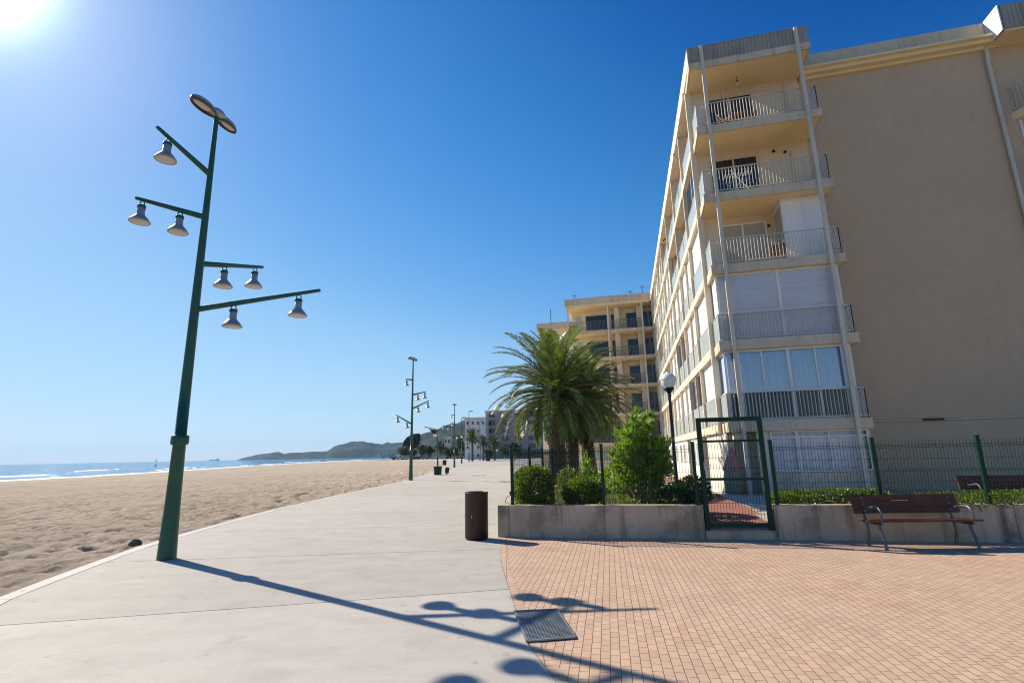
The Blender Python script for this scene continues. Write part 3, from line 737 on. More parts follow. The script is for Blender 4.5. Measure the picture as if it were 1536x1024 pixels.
# ------------------------------------------------------------------ globe lamp, garden spotlight
b = Vector((4.62,15.35,.45)); t = thing('globe_lamp', 'garden lamp with a white globe shade on a thin black post', 'lamp', b)
m = MB(); m.lathe(b, [(.09,0),(.09,.05),(.05,.10),(.045,1.6),(.042,2.95)], 14); obj('post', m, M['black'], t)
m = MB(); m.lathe(b, [(.05,2.86),(.07,2.9),(.15,3.0),(.155,3.03),(.1,3.04)], 18); obj('cup', m, M['black'], t)
m = MB(); m.lathe(b, [(.13,3.035),(.19,3.12),(.222,3.24),(.222,3.27)], 24); obj('globe', m, M['opal'], t)
m = MB(); m.lathe(b, [(.238,3.27),(.238,3.30),(.19,3.39),(.12,3.45),(.06,3.47),(.05,3.51),(.01,3.52)], 24); obj('cap', m, M['white'], t)
b = Vector(gf(.18,1.1,.66)); t = thing('garden_spotlight', 'small black spotlight with a hanging cable on the planter side wall', 'spotlight', b)
m = MB(); m.tube([b+Vector((.22,0,.16)), b+Vector((.06,0,.17)), b+Vector((-.02,0,.13)), b+Vector((-.12,0,.08))], [.02,.055,.075,.085], 12); obj('housing', m, M['black'], t)
m = MB(); m.tube([b+Vector((-.05,0,.10)), b+Vector((-.20,0,.06)), b+Vector((-.24,0,-.05)), b+Vector((-.20,0,-.19)), b+Vector((-.15,0,-.23))], .009, 6); obj('cable', m, M['black'], t)
m = MB(); m.bar(b+Vector((.1,0,-.06)), b+Vector((.1,0,.12)), .03); obj('bracket', m, M['black'], t)

# ------------------------------------------------------------------ plants
def rdir(up=0):
    while True:
        v = Vector((RND.uniform(-1,1), RND.uniform(-1,1), RND.uniform(-1,1)))
        if .1 < v.length < 1:
            v.normalize(); v.z += up; return v.normalized()
def leaf_cloud(m, c, r, n, l, w, shell=.55, up=.3, squash=(1,1,1), power=2):
    """leaves near the skin of a superellipsoid"""
    c = Vector(c)
    for _ in range(n):
        d = rdir(); q = (abs(d.x)**power+abs(d.y)**power+abs(d.z)**power)**(-1/power)
        k = q*(shell+(1-shell)*RND.random()**.6)*(1+.06*math.sin(d.x*9+c.x)*math.sin(d.z*8))
        p = c+Vector((d.x*r[0]*k, d.y*r[1]*k, d.z*r[2]*k))
        dd = (d+rdir()*.8+Vector((0,0,up))).normalized()
        m.leaf(p, dd, rdir(), l*RND.uniform(.7,1.3), w*RND.uniform(.7,1.3))
def shrub(name, label, c, r, n, l, w, material, power=2, group=None, up=.3, stems=5):
    c = Vector(c); t = thing(name, label, 'shrub', (c.x,c.y,c.z-r[2]), group)
    m = MB(); leaf_cloud(m, c, r, n, l, w, .5, up, power=power); obj('foliage', m, material, t)
    m = MB()
    for i in range(stems):
        a = RND.uniform(0,6.28); e = c+Vector((math.cos(a)*r[0]*.6, math.sin(a)*r[1]*.6, r[2]*.4))
        s = Vector((c.x+math.cos(a)*r[0]*.15, c.y+math.sin(a)*r[1]*.15, c.z-r[2])); m.tube([s, lerp(s,e,.5)+Vector((0,0,.05)), e], [.025,.018,.006], 6)
    obj('stems', m, M['stem'], t)
    return t
def G(u, v, z): return Vector(gf(u,v,z))
shrub('box_hedge', 'dense clipped square box hedge behind the left corner of the mesh fence', G(.66,.74,.92), (.41,.42,.44), 7500, .06, .035, M['hedge'], 3.6, up=.4)
shrub('round_shrub', 'round clipped shrub in the middle of the left planter, below the palms', G(1.72,.92,.79), (.44,.42,.34), 5200, .07, .035, M['hedge'], 2.1, up=.4)
shrub('low_shrub', 'leafy low shrub behind the round shrub at the foot of the palms', G(2.55,4.5,.85), (.75,.5,.4), 1800, .10, .05, M['bush'])
shrub('low_shrub', 'dark low shrub at the foot of the globe lamp post', G(4.15,1.9,.72), (.36,.36,.34), 1500, .09, .045, M['darkbush'])
shrub('low_shrub', 'dark ground shrub between the tall bush and the gate', G(3.6,.62,.68), (.45,.28,.22), 1600, .07, .035, M['darkbush'])
shrub('spiky_shrub', 'tall thin light green shoot between the box hedge and the palm trunk', G(1.75,2.2,1.05), (.14,.14,.55), 260, .16, .04, M['bush'], up=.8)
shrub('small_shrub', 'small pale shrub by the side fence behind the box hedge', G(1.15,3.6,.9), (.3,.3,.35), 500, .09, .04, M['hedge'])
shrub('low_hedge', 'yellowish low hedge behind the planter wall just right of the gate', G(6.5,.62,.68), (1.15,.24,.15), 4200, .06, .035, M['hedge'], 4, up=.5)
shrub('low_hedge', 'green low hedge along the planter wall behind the bench', G(10.9,.62,.67), (3.2,.26,.15), 6500, .06, .035, M['hedge'], 5, up=.5)
shrub('side_hedge', 'light green leaves poking through the side fence at the planter corner', G(.33,1.0,.85), (.16,.3,.3), 700, .07, .035, M['bush'])
# tall bush: stems with upright shoots
c = G(2.98,1.35,.48); t = thing('tall_bush', 'tall bright green bush with bare pale stems beside the gate', 'bush', c)
m = MB(); lf = MB(); tips = []
for i in range(26):
    a = RND.uniform(0, 6.28); rr = RND.uniform(.1, .78); h = RND.uniform(1.0, 2.12)*(1-.15*rr)
    e = c+Vector((math.cos(a)*rr, math.sin(a)*rr*.8, h)); s = c+Vector((math.cos(a)*.12, math.sin(a)*.12, 0))
    mid = lerp(s, e, .45)+Vector((math.cos(a)*.06, math.sin(a)*.06, -.05))
    m.tube([s, mid, e], [.028,.02,.006], 6)
    for k in range(7):
        tips.append((lerp(mid, e, k/6), (e-mid).normalized()))
        if k > 0:
            q = lerp(mid, e, k/6); d = rdir(.5); tips.append((q+d*.16, d))
obj('stems', m, M['stem'], t)
for q, d in tips:
    for _ in range(58):
        dd = (d*1.1+rdir()*.9+Vector((0,0,.35))).normalized(); p = q+rdir()*.10*RND.random()
        lf.leaf(p, dd, rdir(), RND.uniform(.09,.17), RND.uniform(.018,.032))
for _ in range(1100):      # lower skirt
    d = rdir(); p = c+Vector((d.x*.72+.0, d.y*.6, .55+d.z*.45)); lf.leaf(p, (d+rdir()*.7+Vector((0,0,.3))).normalized(), rdir(), RND.uniform(.07,.13), .03)
obj('foliage', lf, M['bush'], t)
# grass in the bed
m = MB()
for _ in range(9000):
    u, v = RND.uniform(.35, 4.2), RND.uniform(.28, 7.5); p = G(u, v, .495)
    m.leaf(p, Vector((RND.uniform(-.5,.5), RND.uniform(-.5,.5), 1)), rdir(), RND.uniform(.05,.13), .012)
tag(obj('grass', m, M['grass'], None, G(2,1,.5)), 'patchy grass growing in the left planter bed', 'grass', kind='stuff')

def palm(loc, h, label, nf, fl, group, lean=(0,0), leafm=None, trunk_r=.27, nl=46, seed=1, leafw=.019):
    R_ = random.Random(seed); b = Vector(loc); t = thing('palm_tree', label, 'palm tree', loc, group)
    top = b+Vector((lean[0], lean[1], h))
    m = MB(); pts = []; rr = []
    n = int(h/.10)
    for i in range(n+1):
        k = i/n; pts.append(b+Vector((lean[0]*k**1.3, lean[1]*k**1.3, h*k))); rr.append(trunk_r*(1.18-.3*min(1,k*4)+.22*max(0,(k-.6)/.4))*(1+.05*(i%2)))
    m.tube(pts, rr, 16)
    for i in range(n*9):           # old leaf bases
        k = i/(n*9); a = i*2.39996; q = b+Vector((lean[0]*k**1.3, lean[1]*k**1.3, h*k)); r0 = trunk_r*(1.16-.3*min(1,k*4)+.22*max(0,(k-.6)/.4))
        d = Vector((math.cos(a), math.sin(a), 0)); x = Vector((-d.y,d.x,0))
        w = .07; m.add([q+d*(r0-.02)-x*w+Vector((0,0,-.07)), q+d*(r0-.02)+x*w+Vector((0,0,-.07)), q+d*(r0+.055)+Vector((0,0,.05)), q+d*(r0-.02)+Vector((0,0,.09))], [(0,1,2),(1,3,2),(3,0,2)])
    obj('trunk', m, M['bark'], t)
    m = MB(); st = MB()
    for i in range(nf):
        k = (i+.5)/nf; az = i*2.39996+R_.uniform(-.25,.25)
        el0 = rad(90-119*k**.85+R_.uniform(-7,7)); ln = fl*(.80+.28*math.sin(PI*min(1,k*.9+.12)))*R_.uniform(.9,1.08)
        droop = rad(48+30*k+R_.uniform(-10,14))
        hd = Vector((math.cos(az), math.sin(az), 0)); sd_ = Vector((-hd.y, hd.x, 0))
        p = top+Vector((0,0,.1-.35*k))+hd*.1; pts = [p.copy()]; NS = 14; dirs = []
        for s in range(NS):
            e = el0-droop*((s+.5)/NS)**1.6; d = hd*math.cos(e)+Vector((0,0,math.sin(e))); dirs.append(d); p = p+d*(ln/NS); pts.append(p.copy())
        st.tube(pts, [.028*(1-.85*j/NS)+.003 for j in range(NS+1)], 5, caps=False)
        tw = R_.uniform(-.5,.5)
        for j in range(nl):
            s = .10+.90*j/nl; f = s*NS; a = min(NS-1, int(f)); q = lerp(pts[a], pts[a+1], f-a); d = dirs[a]
            upv = sd_.cross(d).normalized()*-1
            if upv.z < 0 and abs(d.z) < .9: upv = -upv
            ll = .38*(fl/2.6)*(math.sin(PI*(.12+.83*s))**.7)*R_.uniform(.85,1.12)
            for sg in (-1, 1):
                sw = .42+.5*s
                ld = (sd_*sg*(1.0-.25*s)+d*sw+upv*(.42+tw*.3*sg)+Vector((0,0,-.28*s))).normalized()
                nn = (upv+rdir()*.35).normalized(); x = ld.cross(nn).normalized()*(leafw*(fl/2.6)**.5)
                e1 = q+ld*ll*.55; e2 = q+ld*ll+Vector((0,0,-.10*ll))
                m.add([q-x*.6, q+x*.6, e1+x, e2, e1-x], [(0,1,2,4),(4,2,3)])
    cr = obj('crown', m, leafm or M['palm'], t)
    obj('frond_stems', st, M['stem'], cr)
    return t
GP = 'date palms in the garden'
palm((1.50,18.7,.5), 3.35, 'large front date palm with the thickest trunk and full arching crown', 92, 2.6, GP, (.05,-.1), seed=2, trunk_r=.30)
palm((2.20,20.4,.5), 3.1, 'middle date palm standing close behind the front palm trunk', 60, 2.2, GP, (.1,.0), seed=5, trunk_r=.26)
palm((2.98,20.9,.5), 3.2, 'leaning right hand date palm behind the other two trunks', 70, 2.35, GP, (-.22,.1), seed=9, trunk_r=.25)

# ------------------------------------------------------------------ apartment block with the bare gable
PLX, PLY = 7.581, 17.477
bf = frame((PLX,PLY), -13.95)            # u along the gable, v into the block
fo = bf(-.45, 0, 0)
ff = frame(fo[:2], -11.9)                # a into the block, s along the sea facade
ST = [0, 2.55, 5.30, 8.05, 10.80, 13.55, 16.30]   # slab tops (0 = ground)
M['warmwall'] = mat('warm_tan_render', (.74,.55,.35), .9, .08, 1.3, dirt=(.5,.37,.24), dirt_amt=.4, streak=((.42,.31,.2), .3))
blk = thing('apartment_block', 'beige apartment block with corner balconies and a bare shaded gable wall', 'apartment block', bf(3,1.5,0))
def part(name, m, material, parent=None, **k): return obj(name, m, material, parent or blk, **k)
m = MB()
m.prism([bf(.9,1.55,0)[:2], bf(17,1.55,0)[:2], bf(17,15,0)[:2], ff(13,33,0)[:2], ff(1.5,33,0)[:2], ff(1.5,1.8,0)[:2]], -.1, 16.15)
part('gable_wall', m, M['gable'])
m = MB(); m.box(bf, -.40, 3.72, 1.50, 1.548, 2.2, 16.1); part('back_wall', m, M['warmwall'])
m = MB(); m.prism([ff(.145,1.36,0)[:2], ff(1.45,1.60,0)[:2], ff(1.45,1.80,0)[:2], ff(.145,1.46,0)[:2]], 2.2, 16.1); part('end_wall', m, M['cream'])
# roof
m = MB(); m.box(bf, -.5, 3.78, -.12, 1.6, 16.05, 16.32); ro = part('roof_slab', m, M['soffit'])
m = MB(); m.box(bf, -.504, 3.784, -.125, -.04, 16.045, 16.325); m.box(bf, -.504, -.44, -.04, 1.6, 16.045, 16.325); m.box(bf, 3.72, 3.784, -.04, 1.1, 16.045, 16.325); obj('roof_edge', m, M['edge'], ro)
m = MB(); m.box(bf, -.5, 3.76, -.10, -.02, 16.33, 16.98); m.box(bf, 3.70, 3.76, -.02, 1.44, 16.33, 16.98)
i = -.46
while i < 3.72: m.box(bf, i, i+.07, -.118, -.10, 16.335, 16.97); i += .135
m.box(bf, -.52, 3.78, -.13, -.01, 16.982, 17.01)
part('parapet', m, M['corrug'])
m = MB(); m.box(ff, -.06, .06, -.05, 33, 16.33, 17.0); m.box(ff, -.12, .3, 1.62, 33, 16.05, 16.325); m.box(ff, .02, 1.5, 1.8, 33, 16.08, 16.12); part('parapet', m, M['cream'])
m = MB(); m.box(bf, 3.765, 10.28, 1.44, 1.60, 16.22, 16.95); part('parapet', m, M['edge'])
m = MB(); m.box(bf, 3.79, 10.3, 1.08, 1.5, 16.12, 16.215); m.box(bf, 3.79, 10.3, 1.22, 1.54, 15.97, 16.118); m.box(bf, 3.79, 10.3, 1.42, 1.56, 15.86, 15.968); part('cornice', m, M['soffit'])
# corner bay slabs, rails, poles
def rail_run(m, fr, p, q, z, h=.95, step=.108, bw=.02):
    a, b_ = Vector(fr(*p, z)), Vector(fr(*q, z)); n = max(2, int((b_-a).length/step)); up = Vector((0,0,1))
    m.bar(a+up*h, b_+up*h, .045, .03); m.bar(a+up*.09, b_+up*.09, .03, .03)
    for i in range(n+1):
        c = lerp(a, b_, i/n); m.bar(c+up*(0 if i in (0,n) else .09), c+up*h, bw, bw)
for k in range(1, 6):
    z = ST[k]
    m = MB(); m.box(bf, -.45, 3.8, -.12, 1.56, z-.32, z); sl = part('balcony_slab', m, M['soffit'])
    m = MB(); m.box(bf, -.454, 3.804, -.124, -.05, z-.325, z+.003); m.box(bf, -.454, -.40, -.05, 1.50, z-.325, z+.003); m.box(bf, 3.75, 3.804, -.05, 1.54, z-.325, z+.003)
    obj('slab_edge', m, M['edge'], sl)
    m = MB(); rail_run(m, bf, (-.38,-.06), (3.72,-.06), z+.004); rail_run(m, bf, (3.72,-.06), (3.72,1.48), z+.004)
    if k >= 3: m.bar(bf(3.72,-.06,z+.15), bf(3.72,1.45,z+.9), .02)
    rl = part('balcony_rail', m, M['rail'])
    m = MB(); m.box(bf, -.405, -.385, -.04, 1.3, z+.06, z+.93); obj('side_panel', m, M['panel'], rl)
    m = MB(); m.bar(bf(-.395,-.05,z+.95), bf(-.395,1.32,z+.95), .045, .03); m.bar(bf(-.395,-.05,z+.004), bf(-.395,-.05,z+.96), .03); obj('side_rail', m, M['rail'], rl)
for u in (0, 3.335):
    m = MB(); m.box(bf, u-.06, u+.06, -.25, -.13, 0, 16.96)
    for z in ST[1:6]: m.box(bf, u-.03, u+.03, -.129, -.10, z-.2, z-.1)
    part('support_pole', m, M['pole'])
# doors of the open balconies
def sliding_door(u0, u1, z, h, frame_m, pane_m, fr=bf, v=1.50, parent=None, mull=True):
    m = MB(); w = .06
    for a, b_ in ((u0,u0+w),(u1-w,u1)): m.box(fr, a, b_, v-.05, v-.004, z, z+h)
    m.box(fr, u0+w, u1-w, v-.05, v-.004, z+h-w, z+h)
    if mull: m.box(fr, (u0+u1)/2-.03, (u0+u1)/2+.03, v-.045, v-.004, z, z+h-w)
    d = part('balcony_door', m, frame_m, parent); m = MB(); m.box(fr, u0+w, u1-w, v-.02, v-.003, z, z+h-w-.001); obj('pane', m, pane_m, d)
    return d
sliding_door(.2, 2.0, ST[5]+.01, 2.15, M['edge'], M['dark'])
sliding_door(.1, 1.9, ST[4]+.01, 2.15, M['edge'], M['darkglass'])
M['beigeblind'] = mat('beige_blind', (.42,.37,.29), .8, .08, 2)
sliding_door(.2, 1.9, ST[3]+.01, 2.1, M['white'], M['beigeblind'])
# white enclosed cabin on the third floor balcony
m = MB(); m.box(bf, 2.2, 3.6, .42, 1.49, ST[3]+.005, ST[3]+2.35); cb = part('balcony_cabin', m, M['blind'])
m = MB()
for a in (2.19, 2.86, 3.55): m.box(bf, a, a+.06, .40, .419, ST[3]+.005, ST[3]+2.35)
m.box(bf, 2.18, 3.62, .38, 1.49, ST[3]+2.352, ST[3]+2.42); m.box(bf, 2.18, 2.197, .42, .48, ST[3]+.005, ST[3]+2.35); m.box(bf, 2.18, 2.197, 1.40, 1.48, ST[3]+.005, ST[3]+2.35)
obj('cabin_frame', m, M['white'], cb)
m = MB(); m.box(bf, 2.185, 2.196, .49, 1.39, ST[3]+1.0, ST[3]+2.25); obj('cabin_pane', m, M['beigeblind'], cb)
# wall lamp spots / brackets on back walls
m = MB()
for u, k, z in ((2.5,4,2.2),(2.9,4,2.1),(1.98,3,1.9)): m.lathe(bf(u,1.495,ST[k]+z), [(.05,0),(.06,.05),(.03,.08)], 8, axis=Vector(bf(0,-1,0))-Vector(bf(0,0,0)))
part('wall_fitting', m, M['rust'])
m = MB(); m.tube([bf(3.1,1.47,ST[4]+.1), bf(3.1,1.47,ST[4]+2.1)], .02, 6); m.tube([bf(3.2,1.46,ST[5]+1.2), bf(3.2,1.46,ST[5]+2.4)], .02, 6); part('wall_pipe', m, M['edge'])
# blinds material with slats
def slatmat(name, col, pitch):
    mm_, nt, out = newmat(name)
    b = N(nt, 'ShaderNodeBsdfPrincipled'); b.inputs['Roughness'].default_value = .5
    w = N(nt, 'ShaderNodeTexWave', wave_type='BANDS', bands_direction='Z', wave_profile='SAW'); w.inputs['Scale'].default_value = 1/pitch/3.1416*.5*3.1416/ .5*.5
    L(nt, pos(nt), w.inputs['Vector'])
    c = mix(nt, noise(nt, pos(nt, (.6,.6,6)), 1.2, 4), col, tuple(x*.9 for x in col)); L(nt, c, b.inputs['Base Color'])
    bp = N(nt, 'ShaderNodeBump'); bp.inputs['Strength'].default_value = .8; bp.inputs['Distance'].default_value = .02; L(nt, w.outputs[0], bp.inputs['Height']); L(nt, bp.outputs[0], b.inputs['Normal'])
    L(nt, b.outputs[0], out.inputs[0]); return mm_
M['slats'] = slatmat('roller_slats', (.80,.86,.92), .055)
# glazed balconies on floors 2 and 1
def glazing(k, mull, blinds):
    z = ST[k]+.006; zt = ST[k+1]-.328; u0, u1, v0 = -.34, 3.56, .05
    m = MB()
    for zz in (z, z+.97, zt-.07): m.box(bf, u0, u1, v0, v0+.06, zz, zz+.07)
    for u, w in mull:
        for za, zb in ((z+.071, z+.969), (z+1.041, zt-.071)): m.box(bf, u-w/2, u+w/2, v0+.002, v0+.058, za, zb)
    for zz in (z, z+.97, zt-.07):
        m.box(bf, u0, u0+.06, v0+.062, 1.49, zz, zz+.07); m.box(bf, u1-.06, u1, v0+.062, 1.49, zz, zz+.07)
    m.box(bf, u0-.004, u0+.07, v0-.004, v0+.075, z, zt); m.box(bf, u1-.07, u1+.004, v0-.004, v0+.075, z, zt)
    fr = part('window_frame', m, M['white'])
    if blinds:
        m = MB(); m.box(bf, u0+.07, u1-.07, v0+.012, v0+.018, z+.075, zt-.072); obj('pane', m, M['clearglass'], fr)
        m = MB(); m.box(bf, u0+.07, u1-.07, v0+.03, v0+.05, z+.075, zt-.072); obj('blind', m, M['slats'], fr)
        m = MB(); m.box(bf, u0+.02, u0+.04, v0+.08, 1.48, z+.075, zt-.072); obj('side_blind', m, M['blind'], fr)
        m = MB(); m.box(bf, u1-.04, u1-.02, v0+.08, 1.48, z+.075, zt-.072); obj('side_blind', m, M['slats'], fr)
    else:
        m = MB(); m.box(bf, u0+.07, u1-.07, v0+.026, v0+.034, z+1.042, zt-.072); m.box(bf, u1-.03, u1-.02, v0+.08, 1.48, z+.075, zt-.072); obj('pane', m, M['glass'], fr)
        m = MB(); m.add([bf(u0+.025,v0+.08,z+1.042), bf(u0+.025,v0+.08,zt-.072), bf(u0+.025,1.48,zt-.072), bf(u0+.025,1.48,z+1.042)], [(0,1,2,3)]); obj('side_pane', m, M['thinpane'], fr)
        m = MB(); m.box(bf, u0+.07, u1-.07, v0+.026, v0+.034, z+.075, z+.968); obj('lower_pane', m, M['lowglass'], fr)
        m = MB(); m.box(bf, u0+.02, u0+.03, v0+.08, 1.48, z+.075, z+.968); obj('side_panel', m, M['panel'], fr)
        m = MB(); n = 220; P = []
        us = np.linspace(u0+.10, u1-.1, n)
        pth = [(u, v0+.16+.035*math.sin(u*34+2*math.sin(u*3))+.02*math.sin(u*57)) for u in us]
        vs = np.linspace(v0+.2, 1.4, 70); side = [(u0+.075+.02*math.sin(v*36), v) for v in vs[::-1]]
        P = [[bf(u, v, zz) for u, v in side+pth] for zz in (z+1.0, zt-.1)]
        m.grid(P); obj('curtain', m, M['curtain'], fr)
M['lowglass'] = mat('green_grey_glass', (.05,.075,.065), .12, .3, 1.2, spec=.6)
glazing(2, [(1.68,.10)], True)
glazing(1, [(.14,.05),(.86,.05),(1.68,.10),(2.5,.05),(3.28,.05)], False)
# ground floor under the bay
m = MB(); m.box(bf, .82, 3.68, .06, .2, 0, .93); part('ground_wall', m, M['plaster2'] if 'plaster2' in M else M['edge'])
m = MB(); z0, z1 = .93, 2.22
for zz, h in ((z0,.06),(1.99,.05),(z1-.05,.05)): m.box(bf, .82, 3.68, .04, .10, zz, zz+h)
for u, w in ((.85,.06),(1.62,.1),(2.55,.045),(3.65,.06)): m.box(bf, u-w/2, u+w/2, .038, .098, z0+.061, 1.989); m.box(bf, u-w/2, u+w/2, .038, .098, 2.041, z1-.051)
for u in (1.62, 2.42): m.box(bf, u-.02, u+.02, .035, .058, .02, .928)
gw = part('window_frame', m, M['white'])
m = MB(); m.box(bf, .88, 3.62, .066, .074, z0+.062, z1-.052); obj('pane', m, M['clearglass'], gw)
m = MB(); P = [[bf(u, .16+.025*math.sin(u*26+2*math.sin(u*4)), zz) for u in np.linspace(.88, 3.62, 180)] for zz in (z0, z1-.02)]; m.grid(P)
M['netcurtain'] = mat('grey_net_curtain', (.74,.75,.78), .9, .06, 2); obj('curtain', m, M['netcurtain'], gw)
m = MB(); m.box(bf, 3.685, 3.74, .04, 1.5, 0, 2.22); part('ground_side', m, M['edge'])
m = MB(); m.box(bf, .625, .815, .1, .2, 0, 2.22); part('side_wall', m, M['plaster'])
m = MB(); m.box(bf, .42, .62, .0, .2, 0, 2.22); part('column', m, M['white'])
m = MB(); m.box(bf, -.15, .8, .9, 1.0, 0, 2.22); en = part('entry_wall', m, M['plaster'])
m = MB(); m.box(bf, -.02, .34, .86, .897, 1.2, 2.1); obj('entry_pane', m, M['panel'], en)
m = MB(); m.box(bf, -.30, .10, -.02, .25, 1.9, 2.21); part('meter_box', m, M['cream'])
# pipe of the bare gable and the horizontal conduit
m = MB(); m.tube([bf(10.02,1.44,15.95), bf(9.98,1.40,15.6), bf(9.98,1.45,15.2), bf(9.98,1.45,.3)], .065, 10)
for z in (2.5,5.5,8.5,11.5,14.5): m.lathe(bf(9.98,1.45,z), [(.078,0),(.078,.05)], 10)
part('downpipe', m, M['pole'])
m = MB(); m.tube([bf(3.8,1.50,2.50), bf(16.5,1.50,2.50)], .028, 8); part('conduit', m, M['pole'])
m = MB(); m.box(bf, 5.85, 6.45, 1.43, 1.515, 2.47, 2.54); part('junction_box', m, M['black'])
# right hand wing of balconies
m = MB(); m.box(bf, 10.2, 16, .72, 1.56, 15.92, 16.25); wr_ = part('roof_slab', m, M['soffit'])
m = MB(); m.box(bf, 10.14, 16, .66, .76, 16.0, 16.95); m.hexa([bf(10.14,.66,15.94),bf(10.2,.66,15.94),bf(10.2,1.43,16.1),bf(10.14,1.43,16.1)], [bf(10.14,.66,16.95),bf(10.2,.66,16.95),bf(10.2,1.43,16.96),bf(10.14,1.43,16.96)])
i = 10.25
while i < 15: m.box(bf, i, i+.07, .645, .66, 16.05, 16.93); i += .135
obj('roof_parapet', m, M['corrug'], wr_)
m = MB(); m.box(bf, 10.10, 10.135, .64, 1.43, 15.95, 16.97); obj('end_cap', m, M['white'], wr_)
for k in range(1, 6):
    z = ST[k]-.35
    m = MB(); m.prism([bf(*p,0)[:2] for p in ((10.35,1.55),(10.75,.85),(15,.85),(15,1.55))], z-.3, z); sl = part('balcony_slab', m, M['soffit'])
    m = MB(); rail_run(m, bf, (10.42,1.5), (10.8,.9), z+.01); rail_run(m, bf, (10.8,.9), (15,.9), z+.01); part('balcony_rail', m, M['rail'])
    m = MB(); 
    for u in (10.5, 11.5, 12.4): m.box(bf, u, u+.06, 1.50, 1.549, z-.28-1.9, z-.31)
    m.box(bf, 10.561, 13, 1.50, 1.549, z-.28-1.9, z-2.11); fr = part('window_frame', m, M['white'])
    m = MB(); m.box(bf, 10.56, 13, 1.52, 1.545, z-2.1, z-.315); obj('pane', m, M['panel'], fr)

# ---- sea facade of the block
FS = [1.32, 4.5, 8.6, 13.1, 17.7, 22.2, 26.8, 31.2, 33.0]
FR = random.Random(4)
for s in FS:
    m = MB(); m.box(ff, -.075, .14, s-.06, s+.06, 2.2 if s < 30 else 0, 16.04); part('fin', m, M['cream'])
for k in range(1, 6):
    z = ST[k]; m = MB(); m.box(ff, -.07, .3, 1.50, 33, z-.30, z+.01); m.box(ff, .3, 1.5, 1.85, 33, z-.18, z); part('floor_band', m, M['cream'])
M['tanblind'] = mat('tan_blind', (.60,.50,.36), .8, .1, 1)
for bi in range(len(FS)-1):
    a, b_ = FS[bi]+.064, FS[bi+1]-.064
    for k in range(1, 6):
        z, zt = ST[k]+.012, (ST[k+1]-.302 if k < 5 else 16.04)
        kind = FR.choice(['white','white','glass','open','tan']) if bi > 1 else ('open' if (bi, k) in ((0,5),(1,4),(1,5)) else ('glass' if (bi,k) in ((0,4),(1,1)) else 'white'))
        md = (a+b_)/2; segs = [(a, b_)] if bi == 0 else [(a, md-.05), (md+.05, b_)]
        if kind != 'open' and bi > 0:
            m = MB(); m.box(ff, -.02, .12, md-.049, md+.049, z, zt); part('mullion', m, M['cream'])
        m = MB()
        for p, q in segs: m.box(ff, .03, .05, p+.02, q-.02, z+.05, z+.97)
        sp_ = part('spandrel_panel', m, M['panel'])
        m = MB(); m.box(ff, .02, .065, a, (segs[0][1]), z+.972, z+1.01)
        if len(segs) > 1: m.box(ff, .02, .065, segs[1][0], b_, z+.972, z+1.01)
        obj('top_rail', m, M['rail'], sp_)
        if kind == 'open':
            m = MB(); m.box(ff, 1.40, 1.45, a, b_, z, zt); lw = part('loggia_wall', m, M['cream'])
            m = MB(); m.box(ff, 1.36, 1.397, a+.5, md+.2, z+.02, z+2.05); obj('loggia_door', m, M['darkglass'], lw)
            m = MB(); m.box(ff, .17, 1.40, b_-.0, b_+.07, z, zt); obj('loggia_side', m, M['cream'], lw)
            continue
        m = MB()
        for p, q in segs:
            m.box(ff, .07, .12, p, q, zt-.06, zt)
            m.box(ff, .07, .12, p, p+.05, z, zt-.061); m.box(ff, .07, .12, q-.05, q, z, zt-.061)
            if kind == 'glass': m.box(ff, .075, .115, (p+q)/2-.025, (p+q)/2+.025, z, zt-.061)
        wf = part('window_frame', m, M['white'])
        m = MB()
        for p, q in segs: m.box(ff, .09, .105, p+.051, q-.051, z, zt-.062)
        obj('pane' if kind == 'glass' else 'blind', m, {'white': M['blind'], 'glass': M['skyglass'] if 'skyglass' in M else M['darkglass'], 'tan': M['tanblind']}[kind], wf)
# ground floor of the sea facade
m = MB(); m.box(ff, .05, .25, .55, 5.2, 0, 2.24); m.box(ff, .05, .25, 6.6, 11, 0, 2.24); m.box(ff, .05, .25, 12.6, 33, 0, 2.24); part('ground_wall', m, M['plaster'])
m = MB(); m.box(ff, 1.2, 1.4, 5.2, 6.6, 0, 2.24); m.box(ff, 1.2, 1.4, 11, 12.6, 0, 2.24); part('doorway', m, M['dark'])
for s in (8.0, 9.4, 14, 16, 19, 23, 27):
    m = MB(); m.box(ff, .02, .049, s, s+.8, .95, 2.0); part('ground_window', m, M['panel'])
m = MB(); m.box(ff, -.02, .05, 5.55, 6.0, 1.0, 2.0)
m = MB(); m.tube([ff(-.25,13.4,14.6), ff(-.15,13.4,14.7), ff(.05,13.4,14.72)], .05, 8); part('spout', m, M['rust'])
m = MB(); m.tube([ff(-.05,5.0,15.2), ff(-.22,5.0,15.35), ff(-.25,5.0,15.6)], .04, 8); part('roller_arm', m, M['pole'])
# things on the balconies
def folding_chair(u, v, z, rz, label):
    o = bf(u, v, z); t = thing('folding_chair', label, 'chair', o); fr = frame(o[:2], rz)
    m = MB(); m.box(fr, -.21, .21, -.2, .2, z+.42, z+.45); obj('seat', m, M['chairwood'], t)
    m = MB(); m.hexa([fr(-.21,.18,z+.5),fr(.21,.18,z+.5),fr(.21,.21,z+.5),fr(-.21,.21,z+.5)], [fr(-.21,.28,z+.85),fr(.21,.28,z+.85),fr(.21,.31,z+.85),fr(-.21,.31,z+.85)]); obj('backrest', m, M['chairwood'], t)
    for s in (-.2, .2):
        m = MB(); m.bar(fr(s,-.25,z+.004), fr(s,.26,z+.86), .03); m.bar(fr(s,.22,z+.004), fr(s,-.2,z+.43), .03); obj('leg', m, M['chairwood'], t)
M['chairwood'] = mat('orange_chair_wood', (.33,.15,.065), .6, .25, 4)
